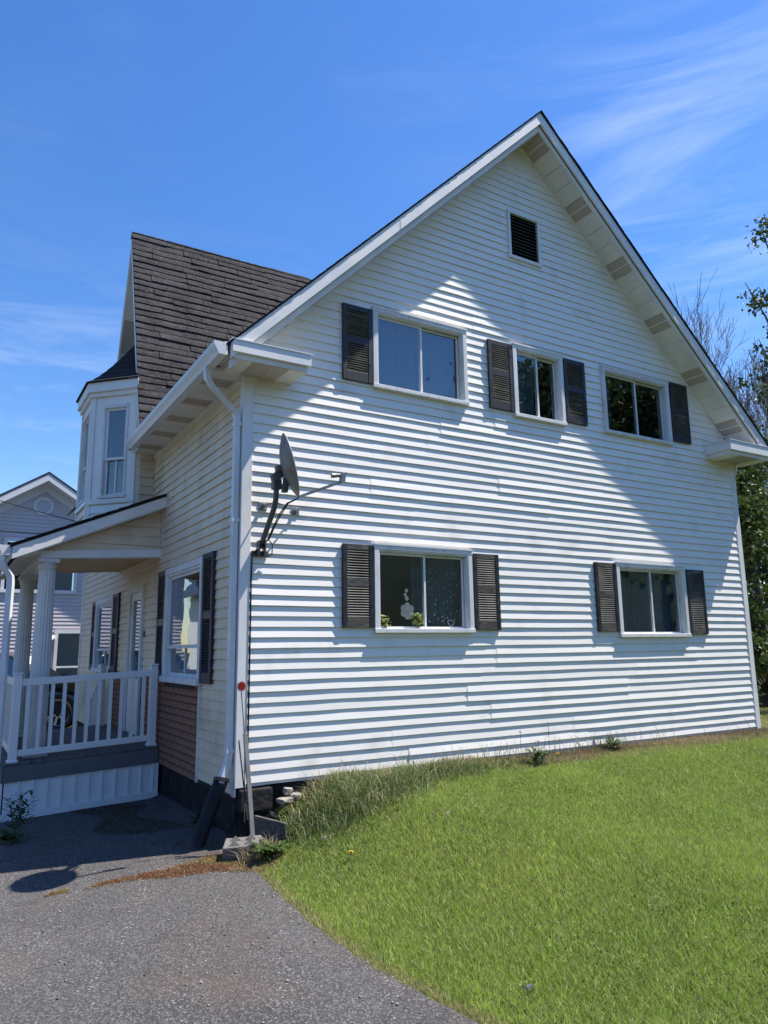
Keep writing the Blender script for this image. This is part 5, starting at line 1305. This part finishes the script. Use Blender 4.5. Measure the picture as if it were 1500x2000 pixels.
# wood edge right of the house
def full_tree(base, label, seed, hgt, rad, n, lsz, c1, c2, low=0.06, group=None):
    """trunk, limbs and a crown of many uneven leaf clumps reaching low"""
    rgp = random.Random(seed); rg = np.random.default_rng(seed); t = thing('leafy_tree', base, label, 'tree', group); mb = MB(); B = Vector(base); P = []
    mb.tube([B, B+Vector((0.1, 0, hgt*0.4)), B+Vector((0, 0.1, hgt*0.8))], [0.13, 0.09, 0.03], 8, cap=False)
    nc = 46
    for k in range(nc):
        f = rgp.uniform(low, 1.0); prof = math.sin(min(1, f*1.25+0.18)*math.pi*0.62)*(1.0 if f < 0.7 else max(0.15, (1.05-f)/0.35)); a_ = rgp.uniform(0, 6.28); rr = rad*prof*rgp.uniform(0.45, 1.05)
        c = B+Vector((math.cos(a_)*rr, math.sin(a_)*rr, hgt*f)); st = B+Vector((0, 0, hgt*max(0.05, f-0.22)))
        mb.tube([st, st.lerp(c, 0.55)+Vector((0, 0, 0.1)), c], [0.03, 0.018, 0.008], 5, cap=False)
        sz = rad*rgp.uniform(0.20, 0.40); m_ = int(n/nc*rgp.uniform(0.6, 1.4)); q = rg.normal(size=(m_, 3)); q /= np.linalg.norm(q, axis=1)[:, None]; q *= (rg.random((m_, 1))**0.45)*sz*np.array([1, 1, 0.7]); P.append(np.array(c)+q)
    mb.build('trunk', M['bark'], t, smooth=True); P = np.concatenate(P); k = rg.random((len(P), 1)); v, F, cc = leaves(P, None, lsz, np.array(c1)*(1-k)+np.array(c2)*k, rg)
    put(npmesh('crown', v, F, M['leaf'], cc), t); return t
for (x, y, lab, sd_, h_, r_, cc) in ((11.3, 2.9, 'dark leafy tree growing close behind the right house corner', 5, 5.0, 1.5, GRN), (13.6, 3.3, 'low bushy green tree right of the house', 17, 5.6, 1.9, GRN),
                                (15.2, 5.4, 'leafy tree with pale yellow green crown below the bare tree', 8, 7.2, 2.1, LIT), (17.8, 5.6, 'broad dark green tree at edge of the wood', 14, 7.6, 2.4, GRN)):
    full_tree((x, y, gzf(x, y)-0.05), lab, sd_, h_, r_, 16000, 0.13, *cc, group='trees at the wood edge')
pop = thing('poplar_tree', (16.6, 4.0, gzf(16.6, 4.0)-0.05), 'tall tree with sparse clusters of round dark leaves on long limbs', 'tree')
B = Vector((16.6, 4.0, gzf(16.6, 4.0)-0.05)); mb = MB(); rgp = random.Random(4); rg2 = np.random.default_rng(4); P = []
mb.tube([B, B+Vector((0.1, 0, 4)), B+Vector((0.3, -0.2, 8)), B+Vector((0.6, -0.4, 12)), B+Vector((0.9, -0.6, 15.5))], [0.20, 0.16, 0.12, 0.07, 0.02], 10, cap=False)
ends = [(15.54, 3.19, 12.46), (15.03, 3.08, 12.06), (14.37, 3.22, 10.21), (15.39, 3.46, 10.47), (14.55, 3.14, 8.69), (15.42, 3.41, 9.30), (14.50, 3.21, 7.50), (15.33, 3.56, 8.00), (17.10, 3.46, 12.16), (17.73, 3.33, 13.88), (16.60, 3.34, 10.13), (16.56, 3.41, 8.68), (18.29, 3.31, 11.79), (18.36, 3.18, 13.19), (18.40, 3.09, 15.30)]
ends += [(17.4+abs(rgp.gauss(0, 1.3)), 3.3+rgp.uniform(-0.6, 0.6), rgp.uniform(7, 15)) for _ in range(14)]
for e in ends:
    e = Vector(e); st = B + Vector((0.045*max(0, e.z-1.8), -0.03*max(0, e.z-1.8), max(3.0, e.z-1.8-B.z))); md = st.lerp(e, 0.55)+Vector((0, 0, 0.25))
    mb.tube([st, md, e], [0.045, 0.025, 0.008], 6, cap=False)
    for _ in range(4):
        p = md.lerp(e, rgp.uniform(0.2, 1.0)); q = p + Vector((rgp.gauss(0.05, .2), rgp.gauss(-0.05, .2), rgp.gauss(-0.05, .2))); mb.tube([p, q], [0.009, 0.004], 4, cap=False)
        k = rgp.randint(16, 34); P.append(np.array(q)+rg2.normal(size=(k, 3))*np.array([0.13, 0.13, 0.11]))
mb.build('trunk', M['bark'], pop, smooth=True); P = np.concatenate(P); k = rg2.random((len(P), 1))
v, F, cc = leaves(P, None, 0.12, np.array((0.03, 0.05, 0.018))*(1-k)+np.array((0.10, 0.13, 0.05))*k, rg2, aspect=0.85); put(npmesh('crown', v, F, M['leaf'], cc), pop)
for k_, (x, y, lab) in enumerate(((27, -13.5, 'broad leafy tree across the lawn opposite the gable'), (24.5, -18.5, 'tall leafy tree behind the viewer on the right'), (31, -19, 'leafy tree furthest back across the lawn'))):
    tree('leafy_tree', (x, y, -0.6), lab, 60+k_, 5.2, 0.3, 4, 26000, 0.34, *GRN, spread=0.6, up=0.45, clus=1.3, group='trees across the lawn')

# --- lawn blades -----------------------------------------------------------
def blades(P, h, w, lean, cols, rg, two=False, bend=0.0):
    n = len(P); az = rg.uniform(0, 2*np.pi, n); wd = np.stack([np.cos(az), np.sin(az), np.zeros(n)], -1)*w[:, None]*0.5
    la = rg.uniform(0, 2*np.pi, n); lv = np.stack([np.cos(la), np.sin(la), np.zeros(n)], -1)*lean[:, None]
    up = np.zeros((n, 3)); up[:, 2] = h
    if two:
        mid = P+up*0.6+lv*0.35; tip = P+up*(1-0.12*bend)+lv*1.2
        v = np.stack([P-wd, P+wd, mid+wd*0.75, mid-wd*0.75, tip], 1).reshape(-1, 3); i = np.arange(n)*5
        F = np.concatenate([np.stack([i, i+1, i+2], -1), np.stack([i, i+2, i+3], -1), np.stack([i+3, i+2, i+4], -1)]); k = 5
    else:
        v = np.stack([P-wd, P+wd, P+up+lv], 1).reshape(-1, 3); i = np.arange(n)*3; F = np.stack([i, i+1, i+2], -1); k = 3
    return v, F, np.repeat(cols, k, axis=0)
def vnoise(x, y, s, seed):
    a = np.random.default_rng(seed); t = np.zeros_like(x)
    for _ in range(6):
        kx, ky, ph = a.normal()*s, a.normal()*s, a.uniform(0, 6.28); t += np.sin(x*kx+y*ky+ph)
    return t/6
rg = np.random.default_rng(5)
def scatter(n, x0, x1, y0, y1, rg): return rg.uniform(x0, x1, n), rg.uniform(y0, y1, n)
CAMX, CAMY = -2.42, -6.69
# candidates thinned with distance and to the view
cx, cy = scatter(3600000, -0.5, 13.5, -5.6, 3.0, rg)
dx, dy = cx-CAMX, cy-CAMY; dist = np.hypot(dx, dy); ang = np.degrees(np.arctan2(dx, dy)) - 31.1
keep = (np.abs(ang) < 31.5) & (dist > 2.6)
keep &= rg.random(len(cx)) < np.clip((4.6/dist)**1.15, 0.10, 1.0)
keep &= (cx > edge_x(cy) + 0.03*rg.random(len(cx)) - 0.02)
keep &= ~((cx > -0.03) & (cx < 8.03) & (cy > -0.02)) & ~((cx < 0.35) & (cy > -0.62))
keep &= ~((cx < 8.0) & (cy > -0.1))
keep &= ~((cy > -0.42-0.12*np.sin(cx*2.1)) & (cx > 3.2) & (rg.random(len(cx)) < 0.72))
x, y = cx[keep], cy[keep]; n = len(x); d = dist[keep]
P = np.stack([x, y, gz(x, y)-0.012], -1)
tone = vnoise(x, y, 1.6, 3)*0.7 + vnoise(x, y, 5.0, 4)*0.5; rnd = rg.random(n)
dry = (rg.random(n) < 0.10+0.10*(tone > 0.2)) | ((x-edge_x(y) < 0.05+0.05*rg.random(n)) & (rg.random(n) < 0.7)) | ((y > -0.55) & (x > 2.8) & (rg.random(n) < 0.55))
c = np.array([0.315, 0.440, 0.068])[None]*(0.45+0.85*rnd[:, None]) * (1+0.34*tone[:, None]) + np.array([0.06, 0.04, 0.0])[None]*np.clip(tone, 0, 1)[:, None]
glint = rg.random(n) < 0.10; c[glint] = np.array([0.56, 0.62, 0.28])*(0.7+0.4*rg.random((glint.sum(), 1)))  # random pale blades: sparkle highlights put into the blade colour
dk = rg.random(n) < 0.16; c[dk] *= 0.5
c[dry] = np.array([0.42, 0.37, 0.17])*(0.6+0.5*rg.random((dry.sum(), 1)))
h = rg.uniform(0.014, 0.044, n)*(1+0.35*tone); w = rg.uniform(0.0022, 0.0048, n)*(0.7+0.07*d)
v, F, cc = blades(P, h, w, rg.uniform(0.008, 0.042, n), c, rg)
kind(npmesh('lawn', v, F, M['grass'], cc), 'stuff')
print('lawn blades', n)
# clover and plantain leaves lying in the turf, in patches
cx, cy = scatter(60000, -0.2, 11, -5.2, -0.3, rg); keep = (vnoise(cx, cy, 3.0, 77) > 0.12) & (rg.random(len(cx)) < 0.35) & (cx > edge_x(cy)+0.04) & (np.hypot(cx-CAMX, cy-CAMY) < 9)
x, y = cx[keep], cy[keep]; P = np.stack([x, y, gz(x, y)+rg.uniform(0.008, 0.03, len(x))], -1); k = rg.random((len(x), 1))
v, F, cc = leaves(P, None, 0.016, np.array([0.10, 0.17, 0.03])*(1-k)+np.array([0.17, 0.24, 0.05])*k, rg, aspect=0.8, droop=0.0)
kind(npmesh('clover', v, F, M['grass'], cc), 'stuff')
# --- tall uncut grass on the bank by the wall ------------------------------
cx, cy = scatter(64000, 0.28, 8.4, -1.35, -0.03, rg)
clump = 0.5+0.9*vnoise(cx, cy, 4.5, 31)
dens = (np.exp(-((cx-1.25)/1.15)**2)*0.75 + 0.62*np.exp(-((cx-2.9)/1.1)**2) + 0.14 + 0.25*np.exp(-((cx-5.0)/0.9)**2))*np.clip(clump+0.45, 0.1, 1.2)
depth = 0.20 + 0.90*np.exp(-((cx-0.9)/1.05)**2) + 0.30*np.exp(-((cx-2.9)/1.1)**2)
keep = (rg.random(len(cx)) < dens) & (-cy < depth*(0.70+0.45*rg.random(len(cx)))) & ~((cx < 0.60) & (cy > -0.26))
x, y = cx[keep], cy[keep]; n = len(x); P = np.stack([x, y, gz(x, y)-0.01], -1); rnd = rg.random((n, 1))
near = np.clip((-y-0.05)/0.35, 0.0, 1.0)                       # short and dry right at the wall
hh = rg.uniform(0.06, 0.24, n)*(0.40+0.70*np.exp(-((x-1.2)/1.3)**2)+0.45*np.exp(-((x-2.9)/1.0)**2))*(0.45+0.55*near)*np.clip((depth[keep]+0.10+y)/0.60+0.15, 0.22, 1.0)*(0.75+0.5*np.clip(clump[keep], 0, 1))
tall = rg.random(n) < 0.022; hh[tall] = rg.uniform(0.16, 0.34, tall.sum())
c = np.array([0.115, 0.18, 0.04])[None]*(0.55+0.7*rnd); pale = rg.random(n) < 0.28; c[pale] = np.array([0.34, 0.36, 0.20])*(0.7+0.4*rg.random((pale.sum(), 1)))
dry = (rg.random(n) < 0.12+0.55*(1-near)); c[dry] = np.array([0.42, 0.33, 0.20])*(0.55+0.5*rg.random((dry.sum(), 1)))
v, F, cc = blades(P, hh, rg.uniform(0.003, 0.008, n), hh*rg.uniform(0.15, 1.25, n), c, rg, two=True, bend=2.0)
kind(npmesh('tall_grass', v, F, M['grass'], cc), 'stuff')
# --- dry thatch and soil at the wall foot
cx, cy = scatter(60000, 0.55, 8.3, -0.62, -0.02, rg); wid = 0.16+0.16*sstep(2.2, 3.4, cx)+0.06*np.sin(cx*2.1)+0.05*np.sin(cx*5.3)
keep = (-cy < wid*(0.55+0.6*rg.random(len(cx)))) & ~((cx < 0.7) & (cy > -0.2)); x, y = cx[keep], cy[keep]; n = len(x); P = np.stack([x, y, gz(x, y)-0.006], -1)
k = vnoise(x, y, 4, 91)[:, None]; c = np.where(k > 0.05, np.array([0.36, 0.27, 0.17])[None], np.array([0.22, 0.155, 0.10])[None])*(0.55+0.7*rg.random((n, 1)))
gq = rg.random(n) < 0.10; c[gq] = np.array([0.13, 0.19, 0.05])
v, F, cc = blades(P, rg.uniform(0.008, 0.045, n), rg.uniform(0.003, 0.008, n), rg.uniform(0.01, 0.06, n), c, rg)
kind(npmesh('dry_thatch', v, F, M['grass'], cc), 'stuff')
# thin seeding grass stalks before the siding
st_x = np.concatenate([rg.normal(3.3, 0.5, 60), rg.normal(4.75, 0.32, 90), rg.normal(1.9, 0.7, 80), rg.normal(7.4, 0.4, 30)]); n = len(st_x); P = np.stack([st_x, rg.uniform(-0.24, -0.05, n), gz(st_x, np.full(n, -0.1))-0.01], -1)
c = np.array([0.14, 0.15, 0.06])*(0.5+0.7*rg.random((n, 1))); hh = rg.uniform(0.10, 0.36, n); hh[-30:] *= 0.5
v, F, cc = blades(P, hh, rg.uniform(0.0025, 0.006, n), hh*rg.uniform(0.2, 0.8, n), c, rg, two=True, bend=1.6)
kind(npmesh('grass_stalks', v, F, M['grass'], cc), 'stuff')
# --- brown moss and straw on the driveway edge -----------------------------
cx, cy = scatter(150000, -1.7, 0.25, -1.0, 0.25, rg)
ridge = -0.44 - 0.10*np.sin(cx*2.0+1) - 0.12*cx*0 + 0.10*(cx+0.3)*(cx < -0.3)*(-0.6)
ww = np.clip(0.06+0.34*np.clip((cx+1.25)/1.2, 0, 1)**1.5, 0.04, 0.42)
keep = (np.abs(cy-ridge) < ww*rg.random(len(cx))**0.6*(1+0.5*vnoise(cx, cy, 9, 8))) & (vnoise(cx, cy, 7, 2) > -0.30)
keep |= (np.hypot((cx+0.20)/0.34, (cy+0.33)/0.24) < 0.5+0.55*rg.random(len(cx))+0.35*vnoise(cx, cy, 8, 3)) & (cx < -0.02)
x, y = cx[keep], cy[keep]; n = len(x); P = np.stack([x, y, gz(np.minimum(x, 0.1), y)+0.002], -1); k = vnoise(x, y, 5, 6)[:, None]; rnd = rg.random((n, 1))
c = np.where(k > 0.0, np.array([0.20, 0.080, 0.035])[None], np.array([0.24, 0.16, 0.055])[None])*(0.55+0.7*rnd)
straw = rg.random(n) < 0.12; c[straw] = np.array([0.42, 0.35, 0.22])*(0.7+0.4*rg.random((straw.sum(), 1)))
hh = rg.uniform(0.006, 0.022, n); hh[straw] = 0.012
v, F, cc = blades(P, hh, rg.uniform(0.003, 0.007, n), np.where(straw, rg.uniform(0.03, 0.09, n), rg.uniform(0.004, 0.025, n)), c, rg)
kind(npmesh('driveway_moss', v, F, M['moss'], cc), 'stuff')
# dark leaf litter and moss in the shade by the porch
cx, cy = scatter(14000, -1.6, -0.05, 0.9, 2.68, rg)
keep = (vnoise(cx, cy, 3.5, 12) > 0.12) & (cx > -1.25+0.45*(2.7-cy)*0.2)
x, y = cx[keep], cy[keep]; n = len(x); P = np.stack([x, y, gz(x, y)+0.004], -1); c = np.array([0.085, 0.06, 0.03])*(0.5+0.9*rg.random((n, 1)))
v, F, cc = blades(P, rg.uniform(0.004, 0.014, n), rg.uniform(0.005, 0.014, n), rg.uniform(0.006, 0.03, n), c, rg)
kind(npmesh('leaf_litter', v, F, M['moss'], cc), 'stuff')
# straw clump at the block
n = 420; x = rg.normal(0.01, 0.07, n); y = rg.normal(-0.55, 0.06, n); P = np.stack([x, y, gz(x, y)], -1); c = np.array([0.40, 0.33, 0.20])*(0.6+0.5*rg.random((n, 1)))
v, F, cc = blades(P, rg.uniform(0.04, 0.17, n), rg.uniform(0.003, 0.006, n), rg.uniform(0.03, 0.14, n), c, rg, two=True, bend=1.5)
o = npmesh('straw_clump', v, F, M['grass'], cc); kind(o, 'stuff')
# small stones scattered on the asphalt
n = 300; cx, cy = scatter(n, -3.6, -0.25, -4.6, -0.4, rg); s = rg.uniform(0.004, 0.011, n); s[:10] *= 1.7
oct_v = np.array([(1,0,0),(-1,0,0),(0,1,0),(0,-1,0),(0,0,.7),(0,0,-.7)]); oct_f = np.array([(0,2,4),(2,1,4),(1,3,4),(3,0,4),(2,0,5),(1,2,5),(3,1,5),(0,3,5)])
V = (oct_v[None]*s[:, None, None]*rg.uniform(0.6, 1.3, (n, 6, 1))) + np.stack([cx, cy, gz(cx, cy)+0.004+s*0.45], -1)[:, None]
F = (oct_f[None]+(np.arange(n)*6)[:, None, None]).reshape(-1, 3); g_ = rg.uniform(0.08, 0.40, (n, 1, 1)); cc = np.broadcast_to(g_*np.array([1.0, 0.96, 0.90]), (n, 6, 3)).reshape(-1, 3)
kind(npmesh('gravel', V.reshape(-1, 3), F, M['moss'], cc), 'stuff')

# --- dandelions, weeds and sill plants -------------------------------------
def puff(x, y, hgt, label, r=0.02, lean=(0.0, 0.0)):
    z = gzf(x, y); t = thing('dandelion_clock', (x, y, z), label, 'dandelion', 'dandelion seed heads')
    tp = Vector((x+lean[0], y+lean[1], z+hgt)); MB().tube([(x, y, z-0.02), (x+lean[0]*0.3, y+lean[1]*0.3, z+hgt*0.6), tp], 0.0024, 5).build('stem', M['stem'], t)
    mb = MB(); rp_ = random.Random(int((x*31+y*17)*1000) & 65535)
    for i in range(90):
        dv = Vector((rp_.gauss(0, 1), rp_.gauss(0, 1), rp_.gauss(0, 1))).normalized(); s = Vector((rp_.gauss(0, 1), rp_.gauss(0, 1), rp_.gauss(0, 1))).cross(dv).normalized(); u_ = dv.cross(s)
        c = tp+dv*r*rp_.uniform(0.6, 1.0); q = r*0.16; mb.quad(c-s*q, c-u_*q*0.5, c+s*q, c+u_*q*0.5)
        mb.quad(tp, tp+s*0.0006, c+s*0.0006, c)
    mb.build('seed_head', M['puff'], t)
for (x, y, hg, lab) in ((0.00, -0.62, 0.17, 'dandelion clock beside the concrete block and leaning post'), (3.55, -0.32, 0.40, 'tallest dandelion clock standing before the white siding'), (3.15, -0.30, 0.33, 'dandelion clock rising from tall grass before the siding'), (3.35, -0.36, 0.22, 'short dandelion clock between two taller ones at the wall'),
                   (1.20, -1.62, 0.06, 'lone dandelion clock low in the mown lawn'), (0.42, -0.98, 0.05, 'small dandelion clock by the dark rosette on driveway edge'), (9.3, 1.0, 0.42, 'tall dandelion clock in shade right of the house corner'), (3.9, -0.42, 0.20, 'dandelion clock near the leafy weed at wall foot')): puff(x, y, hg, lab)
def dandy(x, y, hgt, lab):
    z = gzf(x, y); t = thing('dandelion', (x, y, z), lab, 'dandelion', 'yellow dandelions'); MB().tube([(x, y, z-.02), (x, y, z+hgt)], 0.003, 5).build('stem', M['stem'], t)
    mb = MB(); c = Vector((x, y, z+hgt))
    for i in range(34):
        a = i*2.4; el = 0.2+1.1*(i/34); dv = Vector((math.cos(a)*math.cos(el), math.sin(a)*math.cos(el), math.sin(el)*0.6)); sv = Vector((-math.sin(a), math.cos(a), 0))*0.004; p = c+dv*0.022; mb.quad(c-sv*0.4, c+sv*0.4, p+sv, p-sv)
    mb.build('flower', M['petal'], t)
dandy(0.42, -1.42, 0.055, 'yellow dandelion in the mown lawn near driveway edge'); dandy(3.5, -0.5, 0.10, 'yellow dandelion under the dandelion clocks at the wall')
def leafy_plant(name, base, stems, hgt, spread, leafL, leafW, c1, c2, label, seed, whorl=12, cat='plant', droop=0.25, group=None, flat=1.0):
    rp_ = random.Random(seed); t = thing(name, base, label, cat, group); sm = MB(); V = []; F = []; Cc = []
    for s in range(stems):
        a = rp_.uniform(0, 6.28); top = Vector(base)+Vector((math.cos(a)*spread*rp_.random(), math.sin(a)*spread*rp_.random(), hgt*rp_.uniform(0.65, 1.0))); b = Vector(base)+Vector((math.cos(a), math.sin(a)*flat, 0))*spread*0.15; top.y = base[1]+(top.y-base[1])*flat
        if stems: sm.tube([b-Vector((0, 0, .01)), b.lerp(top, 0.5), top], [0.004, 0.0035, 0.002], 5)
        for k in range(whorl):
            tt_ = 0.25+0.75*k/whorl; p = b.lerp(top, tt_); an = k*2.4+a; L = leafL*rp_.uniform(0.6, 1.1)*(1.15-0.5*abs(tt_-0.6))
            dv = Vector((math.cos(an), math.sin(an), rp_.uniform(0.15, 0.7))).normalized(); sv = Vector((-math.sin(an), math.cos(an), 0)); q = rp_.random(); cl_2 = [c1[i]*(1-q)+c2[i]*q for i in range(3)]
            pts = [p, p+dv*L*0.35+sv*leafW*L, p+dv*L*0.75+sv*leafW*L*0.7-Vector((0, 0, droop*L*0.2)), p+dv*L-Vector((0, 0, droop*L)), p+dv*L*0.75-sv*leafW*L*0.7-Vector((0, 0, droop*L*0.2)), p+dv*L*0.35-sv*leafW*L]
            pts = [Vector((q_.x, base[1]+(q_.y-base[1])*flat, q_.z)) for q_ in pts]; i0 = len(V); V += [tuple(z) for z in pts]; Cc += [cl_2]*6; F += [(i0, i0+1, i0+5), (i0+1, i0+2, i0+5), (i0+2, i0+4, i0+5), (i0+2, i0+3, i0+4)]
    sm.build('stem', M['stem'], t); put(npmesh('foliage', np.array(V), np.array(F), M['leaf'], np.array(Cc)), t)
    return t
wz = gzf(-1.58, 1.72)
leafy_plant('weed', (-1.60, 1.80, wz), 8, 0.44, 0.17, 0.13, 0.11, (0.03, 0.06, 0.03), (0.07, 0.11, 0.05), 'tall leafy green weed standing by the white porch skirting', 3, whorl=15)
leafy_plant('weed', (-1.72, 1.62, wz), 7, 0.10, 0.16, 0.11, 0.3, (0.04, 0.08, 0.02), (0.08, 0.13, 0.03), 'low broad leaved weed at foot of the tall weed', 4, whorl=5)
leafy_plant('weed', (0.07, -0.66, gzf(0.07, -0.66)), 10, 0.10, 0.14, 0.15, 0.16, (0.035, 0.07, 0.018), (0.08, 0.13, 0.03), 'dark green dandelion rosette on driveway edge by the leaning post', 5, whorl=5)
leafy_plant('weed', (4.72, -0.16, gzf(4.72, -0.16)), 8, 0.14, 0.12, 0.16, 0.13, (0.05, 0.09, 0.03), (0.11, 0.15, 0.05), 'green dock plant growing against the siding below the windows', 6, whorl=5)
leafy_plant('weed', (3.25, -0.45, gzf(3.25, -0.45)), 9, 0.18, 0.16, 0.14, 0.14, (0.05, 0.09, 0.03), (0.12, 0.16, 0.05), 'leafy weed among dandelions at the wall foot', 7, whorl=6)
leafy_plant('weed', (-0.10, 0.75, gzf(-0.1, 0.75)), 10, 0.20, 0.16, 0.10, 0.2, (0.02, 0.04, 0.015), (0.05, 0.08, 0.03), 'shaded weed by the foundation behind the drain hose', 8, whorl=7)
leafy_plant('sill_plant', (1.60, -0.020, 1.409), 6, 0.14, 0.085, 0.09, 0.22, (0.14, 0.20, 0.04), (0.32, 0.36, 0.10), 'small green seedling sprouting on window sill beside the shutter', 9, whorl=8, flat=0.25)
leafy_plant('sill_plant', (2.03, -0.020, 1.409), 8, 0.18, 0.095, 0.10, 0.22, (0.15, 0.21, 0.04), (0.34, 0.38, 0.10), 'larger green seedling on window sill below the centre stile', 10, whorl=9, flat=0.25)
z = gzf(0.16, -3.70)+0.025; sc = MB(); sc.hexa([(0.14+a_, -3.72+b_, z+c_) for (a_, b_, c_) in ((0, 0, 0), (.045, .004, .004), (.045, .03, 0), (.004, .026, .003), (.004, .003, .009), (.038, .006, .015), (.04, .024, .012), (.008, .02, .009))])
tag(sc.build('litter_scrap', M['scrap']), 'crumpled blue grey plastic scrap lying in the lawn', 'litter')
